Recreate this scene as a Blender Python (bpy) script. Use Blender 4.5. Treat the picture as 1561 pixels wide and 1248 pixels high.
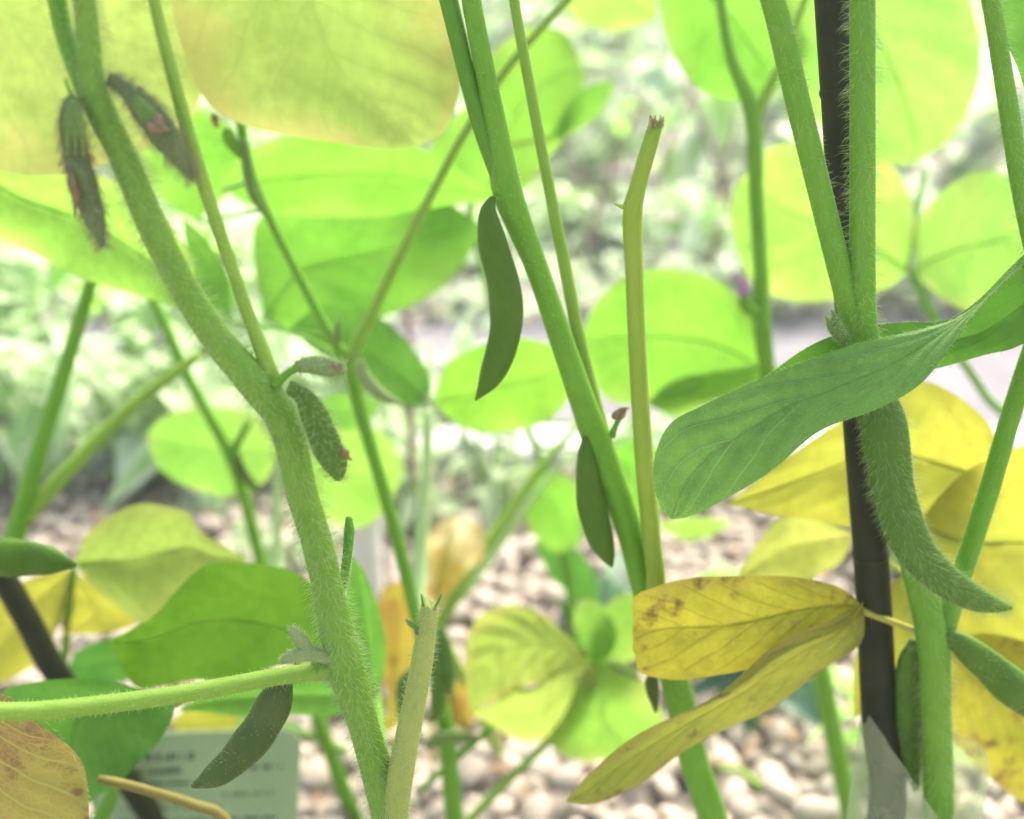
import bpy, math, random
from mathutils import Vector, noise
from math import radians, sin, cos, pi

# ------------------------------------------------------------------ camera, sky, sun, exposure
scene = bpy.context.scene
for o in list(bpy.data.objects):
    bpy.data.objects.remove(o)
COL = scene.collection
PITCH = radians(20.0)
CAM = Vector((0, 0, 0.40))
FPX = 1600.0                      # focal length in pixels of a 1561 px wide frame
cam_d = bpy.data.cameras.new('camera')
cam = bpy.data.objects.new('camera', cam_d)
COL.objects.link(cam)
cam.location = CAM
cam.rotation_euler = (radians(90) - PITCH, 0, 0)
cam_d.sensor_width = 36.0
cam_d.lens = 36.0 * FPX / 1561.0
cam_d.clip_start = 0.01
cam_d.clip_end = 200.0
cam_d.dof.use_dof = True
cam_d.dof.focus_distance = 0.236
cam_d.dof.aperture_fstop = 8.2
scene.camera = cam

SUN_EL, SUN_AZ = 56.0, 30.0       # the light comes from beyond the plants, a little to the right
world = bpy.data.worlds.new('World')
scene.world = world
world.use_nodes = True
wn = world.node_tree
sky = wn.nodes.new('ShaderNodeTexSky')
sky.sky_type = 'NISHITA'
sky.sun_disc = False
sky.sun_elevation = radians(SUN_EL)
sky.sun_rotation = radians(SUN_AZ)
sky.dust_density = 6.0
sky.air_density = 1.0
sky.ozone_density = 1.0
bg = wn.nodes['Background']
bg.inputs['Strength'].default_value = 0.125
wn.links.new(sky.outputs[0], bg.inputs[0])
sun_d = bpy.data.lights.new('sun', 'SUN')
sun_d.energy = 2.3
sun_d.angle = radians(36)
sun_d.color = (1.0, 0.94, 0.82)
sun = bpy.data.objects.new('sun', sun_d)
COL.objects.link(sun)
sun.location = (0, 3, 4)
sdir = Vector((sin(radians(SUN_AZ)) * cos(radians(SUN_EL)), cos(radians(SUN_AZ)) * cos(radians(SUN_EL)), sin(radians(SUN_EL))))
sun.rotation_euler = (-sdir).to_track_quat('-Z', 'Y').to_euler()
scene.view_settings.view_transform = 'Standard'
scene.view_settings.look = 'None'
scene.view_settings.exposure = 2.2
scene.view_settings.gamma = 1.0
scene.render.engine = 'CYCLES'
scene.cycles.use_denoising = True
scene.cycles.max_bounces = 7
scene.cycles.diffuse_bounces = 4
scene.cycles.transmission_bounces = 6
scene.cycles.transparent_max_bounces = 12

RND = random.Random(7)
FWD = Vector((0, cos(PITCH), -sin(PITCH)))
UP = Vector((0, sin(PITCH), cos(PITCH)))
RT = Vector((1, 0, 0))


def at(x, y, Y):
    """world point on the upright plane at distance Y that the photo shows at pixel x, y"""
    d = FWD + RT * ((x - 780.5) / FPX) + UP * ((624.0 - y) / FPX)
    return CAM + d * (Y / d.y)


def pxm(p):
    """metres per photo pixel at a world point"""
    return (p - CAM).dot(FWD) / FPX


# ------------------------------------------------------------------ materials
def new_mat(name):
    m = bpy.data.materials.new(name)
    m.use_nodes = True
    nt = m.node_tree
    nt.nodes.clear()
    return m, nt


class NB:
    """tiny node-graph writer"""
    def __init__(s, nt):
        s.nt = nt

    def n(s, t, **kw):
        nd = s.nt.nodes.new(t)
        for k, v in kw.items():
            setattr(nd, k, v)
        return nd

    def put(s, sock, v):
        if hasattr(v, 'is_output') or isinstance(v, bpy.types.NodeSocket):
            s.nt.links.new(v, sock)
        else:
            if isinstance(v, (tuple, list)) and len(v) == 3 and sock.type == 'RGBA':
                v = (*v, 1)
            sock.default_value = v

    def m(s, op, a, b=0.0, c=None):
        nd = s.n('ShaderNodeMath', operation=op)
        s.put(nd.inputs[0], a)
        s.put(nd.inputs[1], b)
        if c is not None:
            s.put(nd.inputs[2], c)
        return nd.outputs[0]

    def mix(s, f, a, b, blend='MIX'):
        nd = s.n('ShaderNodeMix', data_type='RGBA', blend_type=blend)
        s.put(nd.inputs[0], f)
        s.put(nd.inputs[6], a)
        s.put(nd.inputs[7], b)
        return nd.outputs[2]

    def ss(s, x, lo, hi, a=0.0, b=1.0):
        nd = s.n('ShaderNodeMapRange', interpolation_type='SMOOTHSTEP')
        s.put(nd.inputs[0], x)
        for i, v in enumerate((lo, hi, a, b)):
            nd.inputs[i + 1].default_value = v
        return nd.outputs[0]

    def noise(s, vec, scale, detail=3.0, rough=0.55):
        nd = s.n('ShaderNodeTexNoise')
        if vec is not None:
            s.put(nd.inputs['Vector'], vec)
        nd.inputs['Scale'].default_value = scale
        nd.inputs['Detail'].default_value = detail
        nd.inputs['Roughness'].default_value = rough
        return nd.outputs[0]

    def out(s, sh):
        o = s.n('ShaderNodeOutputMaterial')
        s.nt.links.new(sh, o.inputs[0])


def leaf_mat(name, col, alt=None, alt_amt=0.4, edge=None, edge_amt=0.0, blotch=None, blotch_lo=0.62,
             vein=0.8, refl=0.5, tmix=0.55, rough=0.5, nveins=8.0, sheen=0.0, bump=0.25, vein_col=None, spec=0.3, ret_amt=0.35, ret_scale=420):
    m, nt = new_mat(name)
    b = NB(nt)
    uv = b.n('ShaderNodeUVMap')
    sep = b.n('ShaderNodeSeparateXYZ')
    nt.links.new(uv.outputs[0], sep.inputs[0])
    u = sep.outputs[0]
    v = b.m('ABSOLUTE', b.m('MULTIPLY_ADD', sep.outputs[1], 2.0, -1.0))
    tc = b.n('ShaderNodeTexCoord')
    oi = b.n('ShaderNodeObjectInfo')
    ob = b.n('ShaderNodeVectorMath', operation='ADD')
    nt.links.new(tc.outputs['Object'], ob.inputs[0])
    cmb = b.n('ShaderNodeCombineXYZ')
    b.put(cmb.inputs[0], b.m('MULTIPLY', oi.outputs['Random'], 9.0))
    nt.links.new(cmb.outputs[0], ob.inputs[1])
    P = ob.outputs[0]
    wob = b.m('MULTIPLY_ADD', b.noise(P, 60, 2), 0.16, -0.08)
    t = b.m('FRACT', b.m('MULTIPLY', b.m('ADD', b.m('SUBTRACT', u, b.m('MULTIPLY', v, 0.30)), b.m('MULTIPLY', wob, 0.5)), nveins))
    sd = b.m('ABSOLUTE', b.m('SUBTRACT', t, 0.5))
    side = b.m('MULTIPLY', b.ss(sd, 0.0, 0.07, 1.0, 0.0), b.ss(v, 0.75, 1.0, 1.0, 0.15))
    midm = b.ss(v, 0.0, 0.035, 1.0, 0.0)
    vo = b.n('ShaderNodeTexVoronoi', feature='DISTANCE_TO_EDGE')
    nt.links.new(P, vo.inputs['Vector'])
    vo.inputs['Scale'].default_value = ret_scale
    ret = b.ss(vo.outputs[0], 0.0, 0.12, ret_amt, 0.0)
    vm = b.m('MAXIMUM', b.m('MAXIMUM', side, midm), ret)
    big = b.noise(P, 34, 3)
    fine = b.noise(P, 260, 3)
    c = b.mix(b.ss(fine, 0.3, 0.7), tuple(x * 0.88 for x in col), tuple(min(1, x * 1.1) for x in col))
    if alt:
        c = b.mix(b.m('MULTIPLY', b.ss(big, 0.36, 0.66), alt_amt), c, alt)
    if edge:
        ev = b.m('ADD', b.m('MULTIPLY', v, 0.8), b.m('MULTIPLY', b.ss(big, 0.3, 0.7), 0.4))
        c = b.mix(b.m('MULTIPLY', b.ss(ev, 0.62, 1.15), edge_amt), c, edge)
    if blotch:
        bl = b.noise(P, 95, 5, 0.65)
        c = b.mix(b.ss(bl, blotch_lo, blotch_lo + 0.13), c, blotch)
    if vein_col:
        c = b.mix(b.m('MULTIPLY', vm, 0.8), c, vein_col)
    else:
        c = b.mix(vm, c, (vein, vein, vein), 'MULTIPLY')
    hs = b.n('ShaderNodeHueSaturation')
    b.put(hs.inputs['Color'], c)
    b.put(hs.inputs['Value'], b.m('MULTIPLY_ADD', oi.outputs['Random'], 0.22, 0.89))
    b.put(hs.inputs['Hue'], b.m('MULTIPLY_ADD', oi.outputs['Random'], -0.016, 0.508))
    c = hs.outputs[0]
    rc = b.mix(1.0, c, (refl, refl, refl), 'MULTIPLY')
    bp = b.n('ShaderNodeBump')
    bp.inputs['Strength'].default_value = bump
    bp.inputs['Distance'].default_value = 0.0006
    b.put(bp.inputs['Height'], b.m('ADD', b.m('MULTIPLY', vm, -1.0), b.m('MULTIPLY', fine, 0.7)))
    pr = b.n('ShaderNodeBsdfPrincipled')
    b.put(pr.inputs['Base Color'], rc)
    pr.inputs['Roughness'].default_value = rough
    pr.inputs['Specular IOR Level'].default_value = spec
    pr.inputs['Sheen Weight'].default_value = sheen
    pr.inputs['Sheen Roughness'].default_value = 0.4
    nt.links.new(bp.outputs[0], pr.inputs['Normal'])
    tr = b.n('ShaderNodeBsdfTranslucent')
    b.put(tr.inputs['Color'], c)
    mx = b.n('ShaderNodeMixShader')
    mx.inputs[0].default_value = tmix
    nt.links.new(pr.outputs[0], mx.inputs[1])
    nt.links.new(tr.outputs[0], mx.inputs[2])
    b.out(mx.outputs[0])
    return m


def skin_mat(name, col, col2, streak=0.5, rough=0.55, sheen=0.35, bump=0.3, tmix=0.12, spot=None, spot_lo=0.62, sheen_tint=(0.8, 1, 0.7)):
    """stems and pods: lengthwise streaks, fine grain, soft fuzz sheen"""
    m, nt = new_mat(name)
    b = NB(nt)
    uv = b.n('ShaderNodeUVMap')
    mp = b.n('ShaderNodeMapping')
    nt.links.new(uv.outputs[0], mp.inputs[0])
    mp.inputs['Scale'].default_value = (14, 30, 1)
    s1 = b.noise(mp.outputs[0], 1.0, 3)
    tc = b.n('ShaderNodeTexCoord')
    big = b.noise(tc.outputs['Object'], 70, 3)
    fine = b.noise(tc.outputs['Object'], 900, 2)
    c = b.mix(b.m('MULTIPLY', b.ss(s1, 0.3, 0.7), streak), col, col2)
    c = b.mix(b.m('MULTIPLY', b.ss(big, 0.35, 0.7), 0.5), c, col2)
    if spot:
        c = b.mix(b.ss(b.noise(tc.outputs['Object'], 240, 5, 0.7), spot_lo, spot_lo + 0.1), c, spot)
    pr = b.n('ShaderNodeBsdfPrincipled')
    b.put(pr.inputs['Base Color'], c)
    pr.inputs['Roughness'].default_value = rough
    pr.inputs['Specular IOR Level'].default_value = 0.25
    pr.inputs['Sheen Weight'].default_value = sheen
    pr.inputs['Sheen Roughness'].default_value = 0.22
    pr.inputs['Sheen Tint'].default_value = (*sheen_tint, 1)
    bp = b.n('ShaderNodeBump')
    bp.inputs['Strength'].default_value = bump
    bp.inputs['Distance'].default_value = 0.0004
    b.put(bp.inputs['Height'], b.m('ADD', s1, b.m('MULTIPLY', fine, 0.6)))
    nt.links.new(bp.outputs[0], pr.inputs['Normal'])
    tr = b.n('ShaderNodeBsdfTranslucent')
    b.put(tr.inputs['Color'], c)
    mx = b.n('ShaderNodeMixShader')
    mx.inputs[0].default_value = tmix
    nt.links.new(pr.outputs[0], mx.inputs[1])
    nt.links.new(tr.outputs[0], mx.inputs[2])
    b.out(mx.outputs[0])
    return m


def plain_mat(name, col, col2=None, scale=40, rough=0.8, bump=0.3, dist=0.002, spec=0.3, tmix=0.0, transp=0.0, detail=5, lo=0.35, hi=0.65, rand=0.0, speck=None):
    m, nt = new_mat(name)
    b = NB(nt)
    tc = b.n('ShaderNodeTexCoord')
    n1 = b.noise(tc.outputs['Object'], scale, detail, 0.6)
    c = b.mix(b.ss(n1, lo, hi), col, col2 or tuple(x * 0.8 for x in col))
    if speck:
        c = b.mix(b.ss(b.noise(tc.outputs['Object'], scale * 7, 3, 0.7), 0.55, 0.75), c, speck)
    if rand:
        oi = b.n('ShaderNodeObjectInfo')
        hs = b.n('ShaderNodeHueSaturation')
        b.put(hs.inputs['Color'], c)
        b.put(hs.inputs['Value'], b.m('MULTIPLY_ADD', oi.outputs['Random'], rand, 1 - rand * 0.5))
        c = hs.outputs[0]
    pr = b.n('ShaderNodeBsdfPrincipled')
    b.put(pr.inputs['Base Color'], c)
    pr.inputs['Roughness'].default_value = rough
    pr.inputs['Specular IOR Level'].default_value = spec
    bp = b.n('ShaderNodeBump')
    bp.inputs['Strength'].default_value = bump
    bp.inputs['Distance'].default_value = dist
    b.put(bp.inputs['Height'], n1)
    nt.links.new(bp.outputs[0], pr.inputs['Normal'])
    sh = pr.outputs[0]
    if tmix:
        tr = b.n('ShaderNodeBsdfTranslucent')
        b.put(tr.inputs['Color'], c)
        mx = b.n('ShaderNodeMixShader')
        mx.inputs[0].default_value = tmix
        nt.links.new(sh, mx.inputs[1])
        nt.links.new(tr.outputs[0], mx.inputs[2])
        sh = mx.outputs[0]
    if transp:
        tp = b.n('ShaderNodeBsdfTransparent')
        tp.inputs[0].default_value = (0.97, 0.99, 0.95, 1)
        mx = b.n('ShaderNodeMixShader')
        mx.inputs[0].default_value = transp
        nt.links.new(sh, mx.inputs[1])
        nt.links.new(tp.outputs[0], mx.inputs[2])
        sh = mx.outputs[0]
    b.out(sh)
    return m


def variegated_mat(name, green, pale, lo=0.35, hi=0.6):
    """leaves with a green heart and a pale margin"""
    m, nt = new_mat(name)
    b = NB(nt)
    uv = b.n('ShaderNodeUVMap')
    sep = b.n('ShaderNodeSeparateXYZ')
    nt.links.new(uv.outputs[0], sep.inputs[0])
    v = b.m('ABSOLUTE', b.m('MULTIPLY_ADD', sep.outputs[1], 2.0, -1.0))
    oi = b.n('ShaderNodeObjectInfo')
    tc = b.n('ShaderNodeTexCoord')
    nz = b.noise(tc.outputs['Object'], 60, 2)
    e = b.m('ADD', b.m('ADD', v, b.m('MULTIPLY_ADD', nz, 0.6, -0.3)), b.m('MULTIPLY_ADD', oi.outputs['Random'], 0.7, -0.35))
    c = b.mix(b.ss(e, lo, hi), green, pale)
    pr = b.n('ShaderNodeBsdfPrincipled')
    b.put(pr.inputs['Base Color'], c)
    pr.inputs['Roughness'].default_value = 0.45
    tr = b.n('ShaderNodeBsdfTranslucent')
    b.put(tr.inputs['Color'], c)
    mx = b.n('ShaderNodeMixShader')
    mx.inputs[0].default_value = 0.55
    nt.links.new(pr.outputs[0], mx.inputs[1])
    nt.links.new(tr.outputs[0], mx.inputs[2])
    b.out(mx.outputs[0])
    return m


M = {}
M['leaf_bright'] = leaf_mat('leaf_bright', (0.185, 0.45, 0.04), alt=(0.225, 0.47, 0.05), edge=(0.38, 0.50, 0.10), edge_amt=0.3, vein=0.86, alt_amt=0.7, blotch=(0.26, 0.42, 0.06), blotch_lo=0.62)
M['leaf_lime'] = leaf_mat('leaf_lime', (0.245, 0.50, 0.065), alt=(0.30, 0.50, 0.075), edge=(0.42, 0.49, 0.12), edge_amt=0.5, vein=0.82, alt_amt=0.7, blotch=(0.34, 0.42, 0.10), blotch_lo=0.62)
M['leaf_green'] = leaf_mat('leaf_green', (0.135, 0.33, 0.04), alt=(0.17, 0.37, 0.05), vein=0.95)
M['leaf_mid'] = leaf_mat('leaf_mid', (0.08, 0.205, 0.012), alt=(0.098, 0.23, 0.016), vein=0.93)
M['leaf_deep'] = leaf_mat('leaf_deep', (0.08, 0.25, 0.03), alt=(0.12, 0.30, 0.03), vein=0.85, tmix=0.45)
M['leaf_front'] = leaf_mat('leaf_front', (0.13, 0.29, 0.046), alt=(0.165, 0.34, 0.046), alt_amt=0.8, vein_col=(0.24, 0.43, 0.13), refl=0.85, tmix=0.24, nveins=6, sheen=0.08, bump=0.7, spec=0.25, ret_amt=0.22, ret_scale=800)
M['leaf_back'] = leaf_mat('leaf_back', (0.105, 0.27, 0.02), alt=(0.09, 0.245, 0.018), vein=0.95, tmix=0.5, nveins=7)
M['leaf_yellow'] = leaf_mat('leaf_yellow', (0.385, 0.39, 0.045), alt=(0.32, 0.37, 0.045), alt_amt=0.7, blotch=(0.24, 0.19, 0.05), blotch_lo=0.64, vein=0.92, edge=(0.33, 0.31, 0.035), edge_amt=0.5)
M['leaf_ochre'] = leaf_mat('leaf_ochre', (0.42, 0.40, 0.032), alt=(0.35, 0.36, 0.03), alt_amt=0.8, edge=(0.36, 0.29, 0.05), edge_amt=0.6, blotch=(0.17, 0.11, 0.03), blotch_lo=0.54, vein=0.9, bump=0.9, refl=0.75, tmix=0.42)
M['leaf_dull'] = leaf_mat('leaf_dull', (0.31, 0.315, 0.04), alt=(0.25, 0.29, 0.04), alt_amt=0.8, edge=(0.27, 0.22, 0.05), edge_amt=0.7, blotch=(0.15, 0.11, 0.03), blotch_lo=0.55, vein=0.86, bump=0.9, refl=0.75, tmix=0.4)
M['leaf_paleyellow'] = leaf_mat('leaf_paleyellow', (0.44, 0.49, 0.10), alt=(0.40, 0.46, 0.08), vein=0.85)
M['leaf_yellowgreen'] = leaf_mat('leaf_yellowgreen', (0.36, 0.47, 0.085), alt=(0.29, 0.45, 0.07), edge=(0.44, 0.44, 0.11), edge_amt=0.7, vein=0.74, bump=0.5)
M['leaf_olive'] = leaf_mat('leaf_olive', (0.30, 0.385, 0.085), alt=(0.25, 0.40, 0.07), edge=(0.40, 0.34, 0.11), edge_amt=0.8, blotch=(0.33, 0.28, 0.09), blotch_lo=0.64, vein=0.9)
M['leaf_brown'] = leaf_mat('leaf_brown', (0.20, 0.145, 0.045), alt=(0.27, 0.25, 0.045), alt_amt=0.8, blotch=(0.14, 0.09, 0.03), blotch_lo=0.54, vein_col=(0.34, 0.33, 0.08), refl=0.95, tmix=0.35, bump=0.7)
M['leaf_dried'] = leaf_mat('leaf_dried', (0.34, 0.26, 0.05), alt=(0.66, 0.60, 0.38), alt_amt=1.0, blotch=(0.34, 0.15, 0.02), blotch_lo=0.56, vein=0.75, refl=0.8)
M['leaf_mustard'] = leaf_mat('leaf_mustard', (0.36, 0.32, 0.035), alt=(0.36, 0.22, 0.045), alt_amt=0.9, blotch=(0.22, 0.10, 0.02), blotch_lo=0.55, vein=0.8)
M['stem'] = skin_mat('stem', (0.125, 0.275, 0.022), (0.20, 0.375, 0.045), sheen=0.25, spot=(0.20, 0.22, 0.06), spot_lo=0.66)
M['stem_dark'] = skin_mat('stem_dark', (0.08, 0.225, 0.014), (0.13, 0.30, 0.025), sheen=0.15)
M['stem_smooth'] = skin_mat('stem_smooth', (0.125, 0.31, 0.018), (0.18, 0.395, 0.034), sheen=0.2, spot=(0.24, 0.32, 0.06), spot_lo=0.68, rough=0.45, tmix=0.2)
M['stem_lime'] = skin_mat('stem_lime', (0.22, 0.38, 0.04), (0.30, 0.46, 0.07), sheen=0.08, tmix=0.25)
M['stem_cut'] = skin_mat('stem_cut', (0.26, 0.385, 0.04), (0.34, 0.455, 0.06), sheen=0.15, tmix=0.2, spot=(0.25, 0.25, 0.05), spot_lo=0.68)
M['rib'] = skin_mat('rib', (0.34, 0.56, 0.07), (0.42, 0.62, 0.10), sheen=0.0, tmix=0.75, bump=0)
M['rib_yellow'] = skin_mat('rib_yellow', (0.46, 0.46, 0.07), (0.52, 0.50, 0.10), sheen=0.0, tmix=0.6, bump=0)
M['stem_pale'] = skin_mat('stem_pale', (0.42, 0.58, 0.24), (0.52, 0.66, 0.34), sheen=0.3, tmix=0.3)
M['stem_stub'] = skin_mat('stem_stub', (0.30, 0.37, 0.08), (0.39, 0.45, 0.12), sheen=0.3, tmix=0.2, spot=(0.26, 0.26, 0.08), spot_lo=0.64)
M['stem_yellow'] = skin_mat('stem_yellow', (0.38, 0.38, 0.05), (0.46, 0.42, 0.08), sheen=0.2, tmix=0.15)
M['twig'] = skin_mat('twig', (0.16, 0.09, 0.06), (0.24, 0.14, 0.09), sheen=0.1, tmix=0.0)
M['pod'] = skin_mat('pod', (0.06, 0.14, 0.009), (0.092, 0.19, 0.013), streak=0.3, sheen=0.15, spot=(0.09, 0.15, 0.02), spot_lo=0.62)
M['pod_dark'] = skin_mat('pod_dark', (0.05, 0.095, 0.016), (0.08, 0.135, 0.026), streak=0.4, sheen=0.1, spot=(0.10, 0.11, 0.04), spot_lo=0.58)
M['pod_fuzzy'] = skin_mat('pod_fuzzy', (0.062, 0.15, 0.011), (0.09, 0.19, 0.018), streak=0.3, sheen=0.1)
M['pod_young'] = skin_mat('pod_young', (0.11, 0.20, 0.04), (0.16, 0.25, 0.06), streak=0.4, sheen=0.15, spot=(0.20, 0.14, 0.08), spot_lo=0.66)
M['pod_withered'] = skin_mat('pod_withered', (0.11, 0.17, 0.05), (0.165, 0.215, 0.085), streak=0.5, sheen=0.25, spot=(0.18, 0.14, 0.07), spot_lo=0.6)
M['stem_brown'] = skin_mat('stem_brown', (0.17, 0.155, 0.03), (0.22, 0.18, 0.04), sheen=0.1, tmix=0.05, spot=(0.15, 0.10, 0.04), spot_lo=0.6)
M['pod_pale'] = skin_mat('pod_pale', (0.19, 0.28, 0.09), (0.27, 0.35, 0.14), streak=0.5, sheen=0.3, spot=(0.26, 0.20, 0.11), spot_lo=0.64)
M['hair'] = plain_mat('hair', (0.52, 0.66, 0.29), (0.58, 0.70, 0.36), rough=0.4, bump=0, tmix=0.5)
M['hair_brown'] = plain_mat('hair_brown', (0.40, 0.42, 0.26), (0.34, 0.30, 0.17), rough=0.4, bump=0, tmix=0.4)
M['petal'] = plain_mat('petal', (0.34, 0.21, 0.08), (0.32, 0.25, 0.14), scale=300, rough=0.7, tmix=0.4)
M['petal_pink'] = plain_mat('petal_pink', (0.40, 0.29, 0.19), (0.28, 0.24, 0.13), scale=400, rough=0.7, tmix=0.4)
M['petal_mauve'] = plain_mat('petal_mauve', (0.45, 0.24, 0.42), (0.58, 0.42, 0.52), scale=400, rough=0.7, tmix=0.4)


# ------------------------------------------------------------------ object helpers
def link(o):
    COL.objects.link(o)
    return o


def tag(o, label=None, cat=None, group=None, kind=None):
    if label: o['label'] = label
    if cat: o['category'] = cat
    if group: o['group'] = group
    if kind: o['kind'] = kind
    return o


def thing(name, loc, label=None, cat=None, group=None, kind=None):
    e = bpy.data.objects.new(name, None)
    e.location = loc
    e.empty_display_size = 0.02
    link(e)
    return tag(e, label, cat, group, kind)


def world_loc(o):
    v = Vector((0, 0, 0))
    while o is not None:
        v += Vector(o.location)
        o = o.parent
    return v


def mesh_obj(name, verts, faces, mat, parent=None, uvs=None, smooth=True, kind=None):
    off = world_loc(parent) if parent else Vector((0, 0, 0))
    me = bpy.data.meshes.new(name)
    me.from_pydata([tuple(Vector(v) - off) for v in verts], [], faces)
    if uvs is not None:
        l = me.uv_layers.new(name='UVMap')
        idx = [0] * len(me.loops)
        me.loops.foreach_get('vertex_index', idx)
        flat = []
        for i in idx:
            flat.extend(uvs[i])
        l.data.foreach_set('uv', flat)
    if smooth:
        me.polygons.foreach_set('use_smooth', [True] * len(me.polygons))
    me.materials.append(mat)
    o = bpy.data.objects.new(name, me)
    o.parent = parent
    link(o)
    if kind: o['kind'] = kind
    return o


def spline(pts, n):
    """Catmull-Rom through the points (tuples of any length), n+1 samples even in arc length over the first three numbers"""
    k = len(pts[0])
    ext = [tuple(2 * pts[0][j] - pts[1][j] for j in range(k))] + [tuple(p) for p in pts] + [tuple(2 * pts[-1][j] - pts[-2][j] for j in range(k))]
    dense = []
    for i in range(1, len(ext) - 2):
        p0, p1, p2, p3 = ext[i - 1:i + 3]
        for s in range(12):
            t = s / 12
            dense.append(tuple(0.5 * (2 * p1[j] + (p2[j] - p0[j]) * t + (2 * p0[j] - 5 * p1[j] + 4 * p2[j] - p3[j]) * t * t
                                      + (3 * p1[j] - p0[j] - 3 * p2[j] + p3[j]) * t ** 3) for j in range(k)))
    dense.append(tuple(pts[-1]))
    cum = [0.0]
    for a, b_ in zip(dense, dense[1:]):
        cum.append(cum[-1] + math.dist(a[:3], b_[:3]))
    tot = cum[-1] or 1e-9
    out, j = [], 0
    for i in range(n + 1):
        s = tot * i / n
        while j < len(cum) - 2 and cum[j + 1] < s:
            j += 1
        seg = cum[j + 1] - cum[j] or 1e-12
        f = min(1, max(0, (s - cum[j]) / seg))
        out.append(tuple(dense[j][q] * (1 - f) + dense[j + 1][q] * f for q in range(k)))
    return out


def frames(ctr):
    fr = []
    for i, p in enumerate(ctr):
        a = ctr[max(0, i - 1)]
        c = ctr[min(len(ctr) - 1, i + 1)]
        t = (c - a).normalized()
        s = t.cross(Vector((0, 1, 0)))
        if s.length < 0.05:
            s = Vector((1, 0, 0))
        s.normalize()
        fr.append((p, t, s, s.cross(t).normalized()))
    return fr


def sweep(name, pts, mat, parent, sides=12, flat=1.0, step=0.004, ridge=0.0, fuzz=0, fuzz_len=0.0011, fuzz_mat='hair',
          fuzz_lean=0.25, fuzz_face=None, torn=False, bumps=0, rough=0.0, seed=0, fuzz_r=0.00004, groove=0.0):
    """pts: (x, y, z, radius) in the world. One closed tube, with its fuzz as a sub-part"""
    L = sum(math.dist(a[:3], b_[:3]) for a, b_ in zip(pts, pts[1:]))
    n = max(8, min(90, int(L / step)))
    sm = spline(pts, n)
    ctr = [Vector(p[:3]) for p in sm]
    fr = frames(ctr)
    rng = random.Random(seed * 31 + len(pts) * 7 + int(abs(pts[0][0]) * 1e5))
    verts, uvs, faces = [], [], []
    run = 0
    ph = rng.random() * 6
    for i, (p, t, s, nn) in enumerate(fr):
        r = max(sm[i][3], 1e-5)
        if i: run += (p - fr[i - 1][0]).length
        bm = cos(2 * pi * bumps * i / n + pi) if bumps else 0.0
        for j in range(sides):
            a = 2 * pi * j / sides
            rr = r * (1 + ridge * cos(5 * a + ph) + groove * cos(2 * a + 0.6) + rough * noise.noise(p * 300 + Vector((j, ph, 0))) + (0.07 * abs(cos(a)) ** 14 if bumps else 0))
            q = p + s * (cos(a) * rr * (1 + .03 * bm)) + nn * (sin(a) * rr * flat * (1 + .24 * bm))
            if torn and i == n:
                q += t * r * (rng.uniform(.5, 1.1) if j in (1, sides // 2 + 1) else rng.uniform(-.7, .45))
            verts.append(q)
            uvs.append((j / sides * 2 if j <= sides / 2 else 2 - j / sides * 2, run * 10))
    for i in range(n):
        for j in range(sides):
            k = (j + 1) % sides
            faces.append((i * sides + j, i * sides + k, (i + 1) * sides + k, (i + 1) * sides + j))
    verts.append(fr[0][0]); uvs.append((0, 0))
    verts.append(fr[-1][0] - (fr[-1][1] * sm[-1][3] * (1.2 if torn else -0.3))); uvs.append((0, run * 10))
    a0, a1 = len(verts) - 2, len(verts) - 1
    for j in range(sides):
        k = (j + 1) % sides
        faces.append((a0, k, j))
        faces.append((a1, n * sides + j, n * sides + k))
    o = mesh_obj(name, verts, faces, mat, parent, uvs)
    if fuzz:
        hv, hf = [], []
        for h in range(int(fuzz * L * 1000)):
            f = rng.random() * n
            i = min(int(f), n - 1)
            w = f - i
            p = fr[i][0].lerp(fr[i + 1][0], w)
            t, s, nn = fr[i][1], fr[i][2], fr[i][3]
            r = sm[i][3] * (1 - w) + sm[i + 1][3] * w
            a = rng.random() * 2 * pi
            out = (s * cos(a) + nn * (sin(a) * flat)).normalized()
            root = p + s * (cos(a) * r * 0.98) + nn * (sin(a) * r * flat * 0.98)
            add_hair(hv, hf, root, out, t, fuzz_len * rng.uniform(0.55, 1.3), fuzz_lean, rng, fuzz_r)
        mesh_obj('fuzz', hv, hf, M[fuzz_mat], o, kind='stuff')
    return o


def add_hair(hv, hf, root, out, t, ln, lean, rng, rad):
    jit = Vector((rng.gauss(0, 1), rng.gauss(0, 1), rng.gauss(0, 1))) * 0.28
    d = (out + t * (lean + rng.gauss(0, 0.2)) + jit).normalized()
    p1 = root + d * ln * 0.55
    p2 = p1 + (d + t * 0.35 * (1 if lean >= 0 else -1) + Vector((0, 0, -0.15)) + jit).normalized() * ln * 0.45
    sd = d.cross(Vector((0.3, 0.8, 0.5))).normalized()
    up = sd.cross(d)
    b0 = len(hv)
    for q, r in ((root, rad), (p1, rad * 0.8)):
        hv.append(q + sd * r)
        hv.append(q - sd * r * 0.5 + up * r * 0.87)
        hv.append(q - sd * r * 0.5 - up * r * 0.87)
    hv.append(p2)
    for j in range(3):
        k = (j + 1) % 3
        hf.append((b0 + j, b0 + k, b0 + 3 + k, b0 + 3 + j))
        hf.append((b0 + 3 + j, b0 + 3 + k, b0 + 6))


def px(pts):
    """(x, y, Y, width in photo pixels) -> (x, y, z, radius)"""
    out = []
    for x, y, Y, w in pts:
        p = at(x, y, Y)
        out.append((p.x, p.y, p.z, w * 0.5 * pxm(p)))
    return out


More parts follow.
